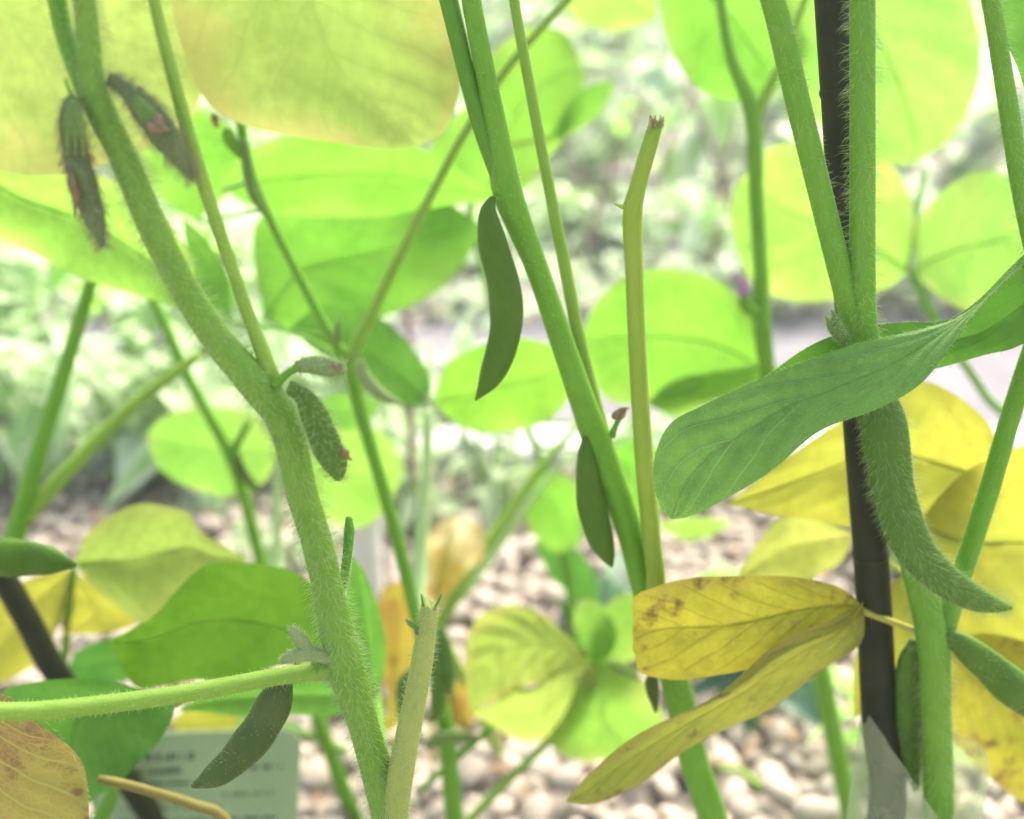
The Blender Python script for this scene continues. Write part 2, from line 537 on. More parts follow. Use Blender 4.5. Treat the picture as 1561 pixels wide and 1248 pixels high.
def stem(parent, pts, mat='stem', name='stem', to_ground=None, **kw):
    P = px(pts)
    if to_ground:
        gx, gy, gr = to_ground
        a = Vector(P[-1][:3])
        g = Vector((gx, gy, -0.01))
        r0 = P[-1][3]
        P += [(*a.lerp(g, f), r0 + (gr - r0) * f) for f in (.15, .32, .55, .78, 1.0)]
    return sweep(name, P, M[mat], parent, **kw)


def pod(parent, pts, mat='pod', bumps=3, fuzz=0.0, **kw):
    kw.setdefault('flat', 0.6)
    return sweep('pod', px(pts), M[mat], parent, sides=14, step=0.0016, bumps=bumps, fuzz=fuzz, **kw)


def leaf(parent, L, R, mat, nu=30, nv=6, camber=0.025, quilt=0.007, wave=0.035, rib=True, Mid=None, name='leaflet', nveins=8, edge_hair=0, hair_face=0, seed=1):
    """a leaflet lofted between its two margins; L and R run base to tip as (x, y, Y)"""
    rng = random.Random(seed + int(abs(L[0][0] * 3 + L[0][1])))
    l3 = [Vector(p) for p in spline([tuple(at(*p)) for p in L], nu)]
    r3 = [Vector(p) for p in spline([tuple(at(*p)) for p in R], nu)]
    if Mid:
        m3 = [Vector(p) for p in spline([tuple(at(*p)) for p in Mid], nu)]
    else:
        m3 = [(a + b_) * 0.5 for a, b_ in zip(l3, r3)]
    ph = rng.random() * 6
    verts, uvs, faces = [], [], []
    mids = []
    for i in range(nu + 1):
        u = i / nu
        a, m_, c = l3[i], m3[i], r3[i]
        t = m3[min(nu, i + 1)] - m3[max(0, i - 1)]
        w = (c - a).length
        nrm = t.cross(c - a)
        nrm = nrm.normalized() if nrm.length > 1e-12 else Vector((0, 1, 0))
        if nrm.y < 0: nrm = -nrm
        mm = m_ + nrm * camber * w
        mids.append((mm, nrm, w))
        for j in range(2 * nv + 1):
            v = (j - nv) / nv
            av = abs(v)
            p = mm.lerp(a if v < 0 else c, av)
            p = p + nrm * (-camber * 0.35 * w * sin(pi * av))
            p = p + nrm * (wave * w * av * av * sin(u * 15 + ph + (2.0 if v > 0 else 0)))
            p = p + nrm * (quilt * w * sin(2 * pi * nveins * (u - 0.30 * av)) * sin(pi * min(1, av * 1.02)))
            p = p + nrm * (0.012 * w * noise.noise(p * 90))
            verts.append(p)
            uvs.append((u, (v + 1) / 2))
    k = 2 * nv + 1
    for i in range(nu):
        for j in range(2 * nv):
            faces.append((i * k + j, i * k + j + 1, (i + 1) * k + j + 1, (i + 1) * k + j))
    o = mesh_obj(name, verts, faces, M[mat], parent, uvs)
    if rib:
        W = max(q[2] for q in mids)
        pts = [(q[0].x, q[0].y, q[0].z, max(0.00012, W * 0.007 * (1 - 0.85 * i / nu))) for i, q in enumerate(mids)]
        sweep('midrib', pts[::3] if nu % 3 == 0 else pts, M['stem_smooth'] if mat in ('leaf_front', 'leaf_deep') else M['rib_yellow'] if mat in ('leaf_yellow', 'leaf_ochre', 'leaf_dull', 'leaf_paleyellow', 'leaf_brown') else M['rib'], o, sides=6, step=0.004)
    if edge_hair or hair_face:
        hv, hf = [], []
        for h in range(edge_hair):
            side = rng.choice((l3, r3))
            i = rng.randrange(1, nu - 1)
            f = rng.random()
            p = side[i].lerp(side[i + 1], f)
            out = (p - mids[i][0]).normalized()
            t = (m3[i + 1] - m3[i]).normalized()
            add_hair(hv, hf, p, out, t, rng.uniform(0.0006, 0.0014), 0.5, rng, 0.00003)
        for h in range(hair_face):
            vi = rng.randrange(k, len(verts) - k)
            i = vi // k
            p = verts[vi].lerp(verts[rng.choice((vi - 1, vi + 1, vi - k, vi + k))], rng.random())
            t = (m3[min(nu, i + 1)] - m3[i - 1]).normalized()
            add_hair(hv, hf, p, -mids[i][1] * 0.5 + t * 0.9, t, rng.uniform(0.0004, 0.0009), 0.4, rng, 0.000022)
        mesh_obj('fuzz', hv, hf, M['hair'], o, kind='stuff')
    return o


def flat_leaf(parent, Y, L, R, mat, dY=0.0, **kw):
    """margins given as plain pixels at distance Y; the blade tilts by dY from base to tip"""
    def z(c):
        n = len(c) - 1
        return [(x, y, Y + dY * i / n) for i, (x, y) in enumerate(c)]
    return leaf(parent, z(L), z(R), mat, **kw)


def stalk(parent, a, b, w=10, mat='stem_smooth', sag=0.0, name='petiole', w2=None):
    """a thin petiole between two photo points (x, y, Y)"""
    m_ = tuple((a[i] + b[i]) / 2 for i in range(3))
    return stem(parent, [(*a, w), (m_[0], m_[1] + sag, m_[2], w * 0.9), (*b, w2 or w)], mat, name=name, sides=8)


def bud(parent, pts, n=5, mat='pod_young', name='bud', spread=8, ln=26, seed=3):
    """a little cluster of pointed bracts at pixel pts=(x,y,Y)"""
    rng = random.Random(seed)
    x, y, Y = pts
    P = None
    for i in range(n):
        dx, dy = rng.uniform(-spread, spread), -ln * rng.uniform(0.5, 1)
        P = pod(parent, [(x, y, Y, 5), (x + dx * 0.6, y + dy * 0.5, Y + rng.uniform(-.001, .001), 9), (x + dx, y + dy, Y, 1.5)], mat, bumps=0, fuzz=6, fuzz_len=0.0007)
        P.name = name


def top_trifoliate(parent, P, mat, size=0.07, seed=0, heading=0.0):
    """three leaflets at the end of a petiole above the frame; P is a world point"""
    rng = random.Random(seed)
    Q = P + Vector((sin(heading) * 0.02, 0.02, 0.085))
    sweep('petiole', [(P.x, P.y, P.z - .004, 0.0016), *[(*(P.lerp(Q, f) + Vector((0, 0, .01 * sin(pi * f)))), 0.0016 - .0005 * f) for f in (.4, .7)], (Q.x, Q.y, Q.z, 0.0011)], M['stem_smooth'], parent, sides=8)
    P = Q
    for i, a in enumerate((-1.3, 0.0, 1.3)):
        h = heading + a
        d = Vector((sin(h), cos(h), 0.1 + rng.uniform(-.1, .1))).normalized()
        s = d.cross(Vector((0, 0, 1))).normalized()
        ln = size * (1.1 if i == 1 else 1.0)
        b0 = P + d * 0.012
        verts, uvs, faces = [], [], []
        nu, nv = 14, 4
        for iu in range(nu + 1):
            u = iu / nu
            w = ln * 0.36 * (sin(pi * u ** 0.75) ** 0.8 if 0 < u < 1 else 0)
            c = b0 + d * (u * ln) + Vector((0, 0, -0.25 * ln * u * u))
            for j in range(2 * nv + 1):
                v = (j - nv) / nv
                verts.append(c + s * (v * w) + Vector((0, 0, abs(v) * w * 0.25)))
                uvs.append((u, (v + 1) / 2))
        k = 2 * nv + 1
        for iu in range(nu):
            for j in range(2 * nv):
                faces.append((iu * k + j, iu * k + j + 1, (iu + 1) * k + j + 1, (iu + 1) * k + j))
        mesh_obj('leaflet', verts, faces, M[mat], parent, uvs)
        sweep('petiolule', [(P.x, P.y, P.z, 0.0007), ((P.x + b0.x) / 2, (P.y + b0.y) / 2, (P.z + b0.z) / 2, 0.0007), (b0.x, b0.y, b0.z, 0.0006)], M['stem_smooth'], parent, sides=6)


# ------------------------------------------------------------------ the setting: ground, gravel bed, kerb, path, planting bed
def sheet(name, x0, x1, y0, y1, z, mat, nx=2, ny=2, amp=0.0, sc=4.0):
    vs, fs = [], []
    for i in range(ny + 1):
        for j in range(nx + 1):
            x, y = x0 + (x1 - x0) * j / nx, y0 + (y1 - y0) * i / ny
            vs.append((x, y, z + amp * noise.noise(Vector((x * sc, y * sc, 1.7)))))
    for i in range(ny):
        for j in range(nx):
            a = i * (nx + 1) + j
            fs.append((a, a + 1, a + nx + 2, a + nx + 1))
    return mesh_obj(name, vs, fs, mat)


M['soil'] = plain_mat('soil', (0.19, 0.17, 0.15), (0.32, 0.295, 0.265), scale=30, rough=0.95, bump=0.8, dist=0.01, speck=(0.34, 0.32, 0.29))
M['grit'] = plain_mat('grit', (0.28, 0.245, 0.20), (0.37, 0.33, 0.275), scale=120, rough=0.95, bump=0.9, dist=0.004)
M['concrete'] = plain_mat('concrete', (0.118, 0.112, 0.122), (0.15, 0.143, 0.154), scale=14, rough=0.9, bump=0.3, dist=0.002, speck=(0.10, 0.095, 0.10))
M['kerb'] = plain_mat('kerb', (0.46, 0.46, 0.455), (0.34, 0.34, 0.335), scale=25, rough=0.85, bump=0.4, dist=0.002)
M['pebble'] = plain_mat('pebble', (0.31, 0.265, 0.205), (0.40, 0.35, 0.285), scale=90, rough=0.8, bump=0.35, dist=0.001, rand=0.45, speck=(0.27, 0.225, 0.19))
tag(sheet('ground', -40, 40, -10, 70, -0.012, M['soil'], 60, 60), kind='structure')
gravel = tag(sheet('gravel_bed', -1.6, 1.6, -0.25, 0.90, -0.004, M['grit'], 60, 30, 0.003, 6), kind='structure')
path = tag(sheet('path', -6, 6, 0.975, 1.50, 0.004, M['concrete'], 20, 4), kind='structure')
bed = tag(sheet('planting_bed', -8, 8, 1.50, 9.0, 0.01, M['soil'], 60, 40, 0.03, 2.5), kind='structure')

kerb = thing('kerb', (0, 0.9375, 0), kind='structure')
for i in range(8):
    x0 = -2.4 + i * 0.6 + 0.15
    x1 = x0 + 0.596
    y0, y1, z0, z1 = 0.902, 0.973, -0.05, 0.030
    b_ = 0.006
    vs, fs = [], []
    prof = [(y0, z0), (y0, z1 - b_), (y0 + b_ * 0.35, z1 - b_ * 0.35), (y0 + b_, z1), (y1 - b_, z1), (y1 - b_ * 0.35, z1 - b_ * 0.35), (y1, z1 - b_), (y1, z0)]
    for x in (x0, x1):
        vs += [(x, y, z) for y, z in prof]
    fs = [(j, j + 1, j + 9, j + 8) for j in range(7)] + [tuple(range(7, -1, -1)), tuple(range(8, 16))]
    mesh_obj('kerb_block', vs, fs, M['kerb'], kerb, smooth=False)


def pebble_mesh(seed):
    import bmesh
    rng = random.Random(seed)
    bm = bmesh.new()
    bmesh.ops.create_icosphere(bm, subdivisions=2, radius=1.0)
    off = Vector((rng.random() * 50, rng.random() * 50, 0))
    sx, sy, sz = rng.uniform(0.85, 1.25), rng.uniform(0.7, 1.0), rng.uniform(0.5, 0.8)
    for v in bm.verts:
        r = 1 + 0.28 * noise.noise(v.co * 1.1 + off) + 0.10 * noise.noise(v.co * 2.6 + off)
        v.co = Vector((v.co.x * sx, v.co.y * sy, v.co.z * sz)) * r
    me = bpy.data.meshes.new('pebble')
    bm.to_mesh(me)
    bm.free()
    me.polygons.foreach_set('use_smooth', [True] * len(me.polygons))
    me.materials.append(M['pebble'])
    return me


PEB = [pebble_mesh(i) for i in range(12)]
rng = random.Random(11)
spots = []
yy = 0.24
while yy < 0.90:
    xx = -0.75
    while xx < 0.75:
        s = rng.uniform(0.0060, 0.0116)
        spots.append((xx + rng.uniform(-.004, .004), yy + rng.uniform(-.004, .004), s, rng.random() < 0.28))
        xx += 0.0178
    yy += 0.0156


def project(p):
    d = p - CAM
    f = d.dot(FWD)
    return 780.5 + FPX * d.x / f, 624 - FPX * d.dot(UP) / f, f


cand = []
for i, (x, y, s, top) in enumerate(spots):
    u, v, f = project(Vector((x, y, 0.005)))
    vis = -10 < u < 1571 and v < 1262
    openness = 0 if (600 < u < 1330 or v < 830) else 0.12
    cand.append((0 if vis else 1, f + openness, i))
cand.sort()
single = set(c[2] for c in cand[:300])
rest_v, rest_f = [], []
from mathutils import Matrix, Euler
for i, (x, y, s, top) in enumerate(spots):
    rot = Euler((rng.uniform(-.5, .5), rng.uniform(-.5, .5), rng.random() * 6.28))
    z = s * 0.35 + (s * 0.9 if top else 0)
    me = PEB[rng.randrange(12)]
    if i in single:
        o = bpy.data.objects.new('pebble', me)
        o.location = (x, y, z)
        o.rotation_euler = rot
        o.scale = (s, s, s)
        o.parent = gravel
        link(o)
    else:
        mt = Matrix.LocRotScale((x, y, z), rot, (s, s, s))
        b0 = len(rest_v)
        rest_v += [mt @ v.co for v in me.vertices]
        rest_f += [tuple(b0 + q for q in p.vertices) for p in me.polygons]
mesh_obj('loose_gravel', rest_v, rest_f, M['pebble'], gravel, kind='stuff')

# ------------------------------------------------------------------ garden plants beyond and beside the path
M['vari_white'] = variegated_mat('vari_white', (0.24, 0.44, 0.12), (0.72, 0.80, 0.60), 0.2, 0.6)
M['vari_mint'] = variegated_mat('vari_mint', (0.34, 0.55, 0.19), (0.64, 0.77, 0.48), 0.3, 0.8)
M['vari_lime'] = variegated_mat('vari_lime', (0.26, 0.54, 0.07), (0.50, 0.70, 0.24), 0.4, 1.0)
M['vari_sage'] = variegated_mat('vari_sage', (0.27, 0.39, 0.17), (0.50, 0.60, 0.37), 0.4, 0.9)
M['vari_dark'] = variegated_mat('vari_dark', (0.05, 0.13, 0.07), (0.12, 0.25, 0.10), 0.5, 1.0)


def garden_leaf(kind, seed):
    rng = random.Random(seed)
    asp = {'oval': 0.30, 'narrow': 0.14, 'round': 0.42}[kind]
    vs, uv, fs = [], [], []
    nu = 6
    bend = rng.uniform(0.1, 0.45)
    for i in range(nu + 1):
        u = i / nu
        w = asp * (sin(pi * u ** 0.85) ** 0.8 if 0 < u < 1 else 0.02)
        for j in range(5):
            v = (j - 2) / 2
            vs.append((v * w, u, -bend * u * u + abs(v) * w * 0.35 + 0.03 * sin(u * 9 + j)))
            uv.append((u, (v + 1) / 2))
    for i in range(nu):
        for j in range(4):
            fs.append((i * 5 + j, i * 5 + j + 1, (i + 1) * 5 + j + 1, (i + 1) * 5 + j))
    return vs, fs, uv


LEAFMESH = {}


def leaf_mesh(kind, mat, k):
    key = (kind, mat, k)
    if key not in LEAFMESH:
        vs, fs, uv = garden_leaf(kind, k)
        me = bpy.data.meshes.new('leaf')
        me.from_pydata(vs, [], fs)
        l = me.uv_layers.new(name='UVMap')
        for lp in me.loops:
            l.data[lp.index].uv = uv[lp.vertex_index]
        me.polygons.foreach_set('use_smooth', [True] * len(me.polygons))
        me.materials.append(M[mat])
        LEAFMESH[key] = me
    return LEAFMESH[key]


def bush(name, x, y, h, spread, stems, per, size, kind, mats, label, cat='plant', group=None, seed=0, wood='twig', lean=0.0):
    rng = random.Random(seed * 13 + 5)
    e = thing(name, (x, y, 0), label, cat, group)
    for s in range(stems):
        a = rng.random() * 6.28
        tip = Vector((cos(a) * spread * rng.uniform(.3, 1) + lean, sin(a) * spread * rng.uniform(.3, 1), h * rng.uniform(.65, 1.05)))
        base = Vector((cos(a) * 0.02, sin(a) * 0.02, -0.01))
        mid = base.lerp(tip, 0.5) + Vector((-tip.x * 0.18, -tip.y * 0.18, h * 0.06))
        r = 0.0016 + 0.0022 * h
        o = Vector((x, y, 0))
        st = sweep('stem', [(*(base + o), r * 1.3), (*(mid + o), r), (*(tip + o), r * 0.5)], M[wood], e, sides=6, step=0.03)
        cv = spline([tuple(base), tuple(mid), tuple(tip)], 20)
        for k in range(per):
            f = 0.22 + 0.78 * (k + rng.random()) / per
            p = Vector(cv[min(20, int(f * 20))])
            ob = bpy.data.objects.new('leaf', leaf_mesh(kind, rng.choice(mats), rng.randrange(3)))
            ob.location = p
            sc = size * rng.uniform(.6, 1.2)
            ob.scale = (sc * rng.uniform(.85, 1.15), sc, sc)
            ob.rotation_euler = (rng.uniform(-.75, .75), rng.uniform(-.5, .5), rng.random() * 6.28)
            ob.parent = e
            link(ob)
    return e


# crumbs of dead leaf and bark among the stones
rng = random.Random(17)
M['crumb'] = plain_mat('crumb', (0.17, 0.11, 0.06), (0.30, 0.22, 0.13), scale=150, rough=0.9, bump=0.4)
gv, gf = [], []
for i in range(420):
    p = Vector((rng.uniform(-.6, .6), rng.uniform(.42, .9), rng.uniform(.008, .018)))
    vs, fs, uv = garden_leaf(rng.choice(('oval', 'narrow')), rng.randrange(3))
    sz = rng.uniform(.006, .022)
    mtx = Matrix.LocRotScale(p, Euler((rng.uniform(-.5, .5), rng.uniform(-.5, .5), rng.random() * 6.28)), Vector((sz, sz, sz)))
    b0 = len(gv)
    gv += [mtx @ Vector(v) for v in vs]
    gf += [tuple(b0 + q for q in f) for f in fs]
mesh_obj('leaf_crumbs', gv, gf, M['crumb'], gravel, kind='stuff')

# left: low mint-green plants beside the kerb
WORD = ['leftmost', 'second from left', 'third from left', 'fourth from left', 'fifth from left', 'sixth from left', 'seventh from left', 'eighth from left', 'ninth from left', 'rightmost']
for i, (x, y, h, mt, kd) in enumerate([(-0.62, 1.06, 0.24, 'vari_mint', 'oval'), (-0.56, 0.88, 0.17, 'vari_sage', 'narrow'), (-0.50, 1.10, 0.26, 'vari_mint', 'oval'), (-0.44, 0.93, 0.17, 'vari_mint', 'narrow'),
                                       (-0.39, 1.08, 0.22, 'vari_lime', 'oval'), (-0.35, 0.90, 0.15, 'vari_sage', 'narrow'), (-0.30, 1.04, 0.20, 'vari_mint', 'oval'), (-0.26, 0.89, 0.12, 'vari_mint', 'narrow'),
                                       (-0.21, 1.02, 0.15, 'vari_mint', 'oval'), (-0.12, 1.05, 0.10, 'vari_sage', 'narrow')]):
    bush('edging_plant', x, y, h, 0.11, 7, 8, 0.055 if kd == 'oval' else 0.08, kd, [mt, mt, 'vari_white', 'vari_mint'],
         'blurred mint-green edging plant by the kerb, ' + WORD[i] + ' of the row', 'plant', 'edging plants along the kerb', 40 + i, 'stem_smooth')


# behind the path: variegated shrubs
def row(y, xs, h, spread, stems, per, size, kind, mats, text, grp, seed, name='garden_shrub', wood='twig'):
    n = len(xs)
    for i, x in enumerate(xs):
        where = 'leftmost' if i == 0 else 'rightmost' if i == n - 1 else ['', 'second', 'third', 'fourth', 'fifth', 'sixth', 'seventh', 'eighth', 'ninth'][i] + ' from left'
        r = random.Random(seed + i)
        bush(name, x, y + r.uniform(-.12, .12), h * r.uniform(.8, 1.15), spread, stems, per, size, kind, mats,
             text + ', ' + where + ' of that row', 'shrub', grp, seed + i, wood)


row(1.66, [-0.80, -0.62, -0.45, -0.28, -0.08, 0.12, 0.30, 0.42, 0.58, 0.75], 0.17, 0.15, 7, 9, 0.075, 'oval', ['vari_white', 'vari_white', 'vari_mint', 'vari_lime'],
    'low white-edged shrub at the back edge of the path', 'low variegated shrubs behind the path', 100)
row(2.15, [-1.0, -0.72, -0.45, -0.18, 0.05, 0.20, 0.40, 0.65, 0.90], 0.36, 0.24, 7, 10, 0.10, 'oval', ['vari_white', 'vari_dark', 'vari_lime', 'vari_sage', 'vari_mint'],
    'knee-high pale variegated shrub in the far bed', 'pale variegated shrubs in the far bed', 140)
row(3.0, [-1.5, -1.0, -0.55, -0.1, 0.3, 0.7, 1.1, 1.5], 0.62, 0.40, 8, 10, 0.15, 'oval', ['vari_white', 'vari_sage', 'vari_lime', 'vari_white', 'vari_dark'],
    'tall blurred leafy shrub at the back of the garden', 'tall shrubs at the back', 180)
for i, (x, y, h, lx, ly) in enumerate([(0.02, 1.95, .44, .12, .0), (0.10, 1.60, .34, .10, .02), (0.22, 1.90, .46, .16, .0), (0.30, 1.58, .28, .03, .02), (0.37, 1.62, .38, -.12, .05)]):
    e = thing('bare_twig', (x, y, 0), 'thin bare reddish-brown twig among the far shrubs, ' + ['leftmost', 'second from left', 'third from left', 'fourth from left', 'rightmost'][i] + ' of five', 'twig', 'bare twigs among the far shrubs')
    sweep('shoot', [(x, y, -.01, .005), (x + lx * .3, y + ly * .4, h * .4, .0045), (x + lx * .75, y + ly, h * .75, .0038), (x + lx, y + ly, h, .002)], M['twig'], e, sides=7, step=.02, rough=.15)
    sweep('side_shoot', [(x + lx * .3, y + ly * .4, h * .4, .003), (x + lx * .1, y, h * .55, .0026), (x - lx * .25, y, h * .72, .0015)], M['twig'], e, sides=6, step=.02)
# dark strappy clump seen behind the cut stalk
bush('strap_leaf_clump', 0.17, 1.72, 0.12, 0.06, 4, 7, 0.10, 'narrow', ['vari_dark'], 'small dark green clump on the path edge behind the cut stalk', 'plant', None, 77, 'stem_dark')

# low ground cover and litter along the far bed: too fine to count
rng = random.Random(8)
for nm, cnt, mt, lb in (('ground_cover', 2600, 'vari_white', 'fine pale green and white ground cover along the far edge of the path'), ('leaf_litter', 700, 'litter', 'scattered pale dry litter on the far bed')):
    if mt == 'litter':
        M['litter'] = variegated_mat('litter', (0.42, 0.34, 0.28), (0.66, 0.60, 0.54), 0.3, 0.7)
    gv, gf, gu = [], [], []
    for i in range(cnt):
        y = 1.44 + 1.5 * rng.random() ** 1.6
        p = Vector((rng.uniform(-.62, .62) * y, y, .012 + (rng.random() ** 1.5) * (.09 if nm == 'ground_cover' else .02)))
        vs, fs, uv = garden_leaf(rng.choice(('oval', 'narrow')), rng.randrange(3))
        sz = rng.uniform(.02, .05)
        mtx = Matrix.LocRotScale(p, Euler((rng.uniform(-.6, .9), rng.uniform(-.6, .6), rng.random() * 6.28)), Vector((sz, sz, sz)))
        b0 = len(gv)
        gv += [mtx @ Vector(v) for v in vs]
        gf += [tuple(b0 + q for q in f) for f in fs]
        gu += uv
    tag(mesh_obj(nm, gv, gf, M[mt], None, gu), lb, 'ground cover' if nm == 'ground_cover' else 'litter', None, 'stuff')

# hedge far behind, one mass of leaves
rng = random.Random(5)
hv, hf, hu = [], [], []
for i in range(2600):
    p = Vector((rng.uniform(-4.5, 4.5), rng.uniform(5.2, 6.2), rng.uniform(0.05, 1.9)))
    vs, fs, uv = garden_leaf('oval', rng.randrange(3))
    mt = Matrix.LocRotScale(p, Euler((rng.uniform(-1, 1), rng.uniform(-1, 1), rng.random() * 6.28)), Vector((.2, .2, .2)))
    b0 = len(hv)
    hv += [mt @ Vector(v) for v in vs]
    hf += [tuple(b0 + q for q in f) for f in fs]
    hu += uv
hd = mesh_obj('hedge', hv, hf, M['vari_mint'], None, hu)
tag(hd, 'far blurred pale green hedge mass behind all the shrubs', 'hedge', None, 'stuff')

# ------------------------------------------------------------------ things in the gravel: stakes, pipe, tag, sleeve, dry bits
M['stake'] = plain_mat('stake', (0.016, 0.021, 0.008), (0.026, 0.031, 0.013), scale=60, rough=0.55, bump=0.15, dist=0.0006, spec=0.12)
M['pipe'] = plain_mat('pipe', (0.50, 0.50, 0.48), (0.58, 0.58, 0.56), scale=25, rough=0.5, bump=0.1)
M['card'] = plain_mat('card', (0.27, 0.36, 0.17), (0.32, 0.40, 0.20), scale=30, rough=0.55, bump=0.05, tmix=0.25)
M['ink'] = plain_mat('ink', (0.03, 0.045, 0.03), rough=0.7, bump=0)
M['film'] = plain_mat('film', (0.46, 0.53, 0.33), (0.54, 0.60, 0.41), scale=35, rough=0.3, bump=0.3, dist=0.002, spec=0.5, tmix=0.45, transp=0.6)


def stake(pts, ground, label, rings):
    P = px(pts)
    a = Vector(P[-1][:3])
    base = Vector((ground[0], ground[1], -0.03))
    e = thing('garden_stake', (base.x, base.y, 0), label, 'stake', 'black plastic-coated garden stakes')
    r = P[-1][3]
    full = P + [(*a.lerp(base, 0.5), r), (*base, r)]
    sweep('cane', full, M['stake'], e, sides=20, step=0.006, rough=0.02)
    for f in rings:
        sm = spline(full, 100)
        p = Vector(sm[int(f * 100)][:3]); q = Vector(sm[int(f * 100) + 1][:3])
        d = (q - p).normalized() * 0.0011
        rr = sm[int(f * 100)][3]
        sweep('ring', [(*(p - d), rr * 1.0), (*p, rr * 1.07), (*(p + d), rr * 1.0)], M['stake'], e, sides=20, step=0.0003)


stake([(1255, -200, 0.2525, 50), (1268, 0, 0.2525, 52), (1290, 330, 0.2525, 52), (1312, 650, 0.2525, 52), (1329, 870, 0.2525, 52), (1341, 1100, 0.2525, 54), (1349, 1260, 0.2525, 55)],
      (0.108, 0.262), 'tall black garden stake behind the hairy pod at right', (0.1, 0.36, 0.66, 0.9))
stake([(-60, 770, 0.335, 36), (5, 880, 0.335, 38), (45, 950, 0.337, 38), (92, 1035, 0.34, 38)], (-0.105, 0.36), 'short slanting black garden stake at the left edge below the pod', (0.3, 0.7))

# grey pipe
p0 = at(566, 1005, 0.60)
e = thing('grey_pipe', (p0.x, 0.60, 0), 'short upright pale grey plastic pipe in the gravel', 'pipe')
sweep('pipe_body', [(p0.x, 0.60, -0.02, 0.0105), (p0.x, 0.60, 0.05, 0.0105), (p0.x, 0.60, 0.113, 0.0105)], M['pipe'], e, sides=24)
sweep('collar', [(p0.x, 0.60, 0.109, 0.0118), (p0.x, 0.60, 0.114, 0.0122), (p0.x, 0.60, 0.119, 0.0118)], M['pipe'], e, sides=24, step=0.001)

# plant tag with rows of small print
TY = 0.35
c0 = at(300, 1215, TY)
e = thing('plant_tag', (c0.x, TY, 0), 'pale green plastic plant tag with rows of small print in the gravel', 'tag')
s = pxm(c0)


def tagpt(ax, ay, off=0.0):
    """ax, ay in photo pixels from the card's centre, on the leaning card"""
    return Vector((c0.x + ax * s + ay * s * 0.05, TY + ay * s * 0.45 - off, c0.z + ay * s * 1.02 + ax * s * 0.035 - off * 0.2))


outl = []
W_, H_, R_ = 155, 88, 26
for cx, cy, a0 in ((W_ - R_, H_ - R_, 0), (-W_ + R_, H_ - R_, 90), (-W_ + R_, -150, 180), (W_ - R_, -150, 270)):
    for k in range(7):
        a = radians(a0 + 15 * k)
        outl.append((cx + R_ * cos(a), cy + R_ * sin(a)))
vs = [tagpt(*p) for p in outl] + [tagpt(*p, off=-0.0006) for p in outl]
n = len(outl)
fs = [tuple(range(n)), tuple(range(2 * n - 1, n - 1, -1))] + [(i, n + i, n + (i + 1) % n, (i + 1) % n) for i in range(n)]
mesh_obj('card', vs, fs, M['card'], e, smooth=False)
vs, fs = [], []
rng = random.Random(21)
for ly, x0, x1, hgt in ((52, -118, -8, 9), (34, -128, -20, 7), (36, 62, 128, 7), (18, -120, 20, 5), (2, 40, 120, 4), (-14, -120, 40, 5), (-32, -120, 120, 5)):
    x = x0
    while x < x1:
        w = rng.uniform(2, 6)
        b0 = len(vs)
        hh = hgt * rng.uniform(.7, 1.1)
        vs += [tagpt(x, ly, .0004), tagpt(x + w, ly, .0004), tagpt(x + w, ly + hh, .0004), tagpt(x, ly + hh, .0004)]
        fs.append((b0, b0 + 1, b0 + 2, b0 + 3))
        x += w + rng.choice((1.5, 2, 2, 7))
mesh_obj('print', vs, fs, M['ink'], e, smooth=False)
pb = tagpt(0, -176)
sweep('spike', [(pb.x, pb.y, pb.z + 0.004, 0.004), (pb.x, pb.y - 0.005, pb.z / 2, 0.003), (pb.x, pb.y - 0.01, -0.02, 0.001)], M['card'], e, flat=0.2, sides=10)

# clear plastic sleeve round the foot of the right-hand plant
e = None
YS = 0.249
ringc = at(1392, 1250, YS)
e = thing('plastic_sleeve', (ringc.x, YS, 0), 'crumpled clear plastic sleeve wrapped around the foot of the right plant', 'sleeve')
vs, fs, N_ = [], [], 48
sp = pxm(ringc)
prof = {0: 1150, 60: 1105, 120: 1085, 150: 1082, 180: 1090, 210: 1120, 240: 1180, 270: 1248, 300: 1235, 330: 1185, 360: 1150}
keys = sorted(prof)
NR = 12
for i in range(NR + 1):
    f = i / NR
    for j in range(N_):
        a = 360 * j / N_
        k = max(q for q in keys if q <= a)
        k2 = min(q for q in keys if q > a)
        tp = prof[k] + (prof[k2] - prof[k]) * (a - k) / (k2 - k)
        ar = radians(a)
        rr = 92 * sp * (1 + 0.04 * sin(3 * ar + 1) + 0.025 * sin(7 * ar + f * 3))
        rx, ry = rr * cos(ar), rr * 0.8 * sin(ar)
        zt = at(1392, tp, YS + ry).z
        z = zt * (1 - f) + (-0.005) * f
        vs.append((ringc.x + rx, YS + ry + 0.002 * sin(5 * ar + 4 * f), z))
for i in range(NR):
    for j in range(N_):
        k = (j + 1) % N_
        fs.append((i * N_ + j, i * N_ + k, (i + 1) * N_ + k, (i + 1) * N_ + j))
mesh_obj('film', vs, fs, M['film'], e)

# ------------------------------------------------------------------ soybean plants
def plant(gx, gy, label):
    return thing('soybean_plant', (gx, gy, 0), label, 'plant', 'soybean plants')


def remnant(parent, x, y, Y, dx, dy, w, mat='petal'):
    """a shrivelled flower: three crumpled shreds"""
    rng = random.Random(int(x * 3 + y))
    for k in range(3):
        ox, oy = rng.uniform(-.35, .35) * w, rng.uniform(-.35, .35) * w
        f = rng.uniform(.55, 1.1)
        o = pod(parent, [(x + ox * .3, y + oy * .3, Y, w * .3), (x + dx * .3 * f + ox, y + dy * .35 * f, Y - .0004 * k, w * .62), (x + dx * .65 * f + ox * .4, y + dy * .6 * f + oy, Y - .0006, w * .5), (x + dx * f - ox, y + dy * f, Y, w * .2)],
                mat, bumps=0, rough=1.1, flat=.45)
        o.name = 'dried_flower'


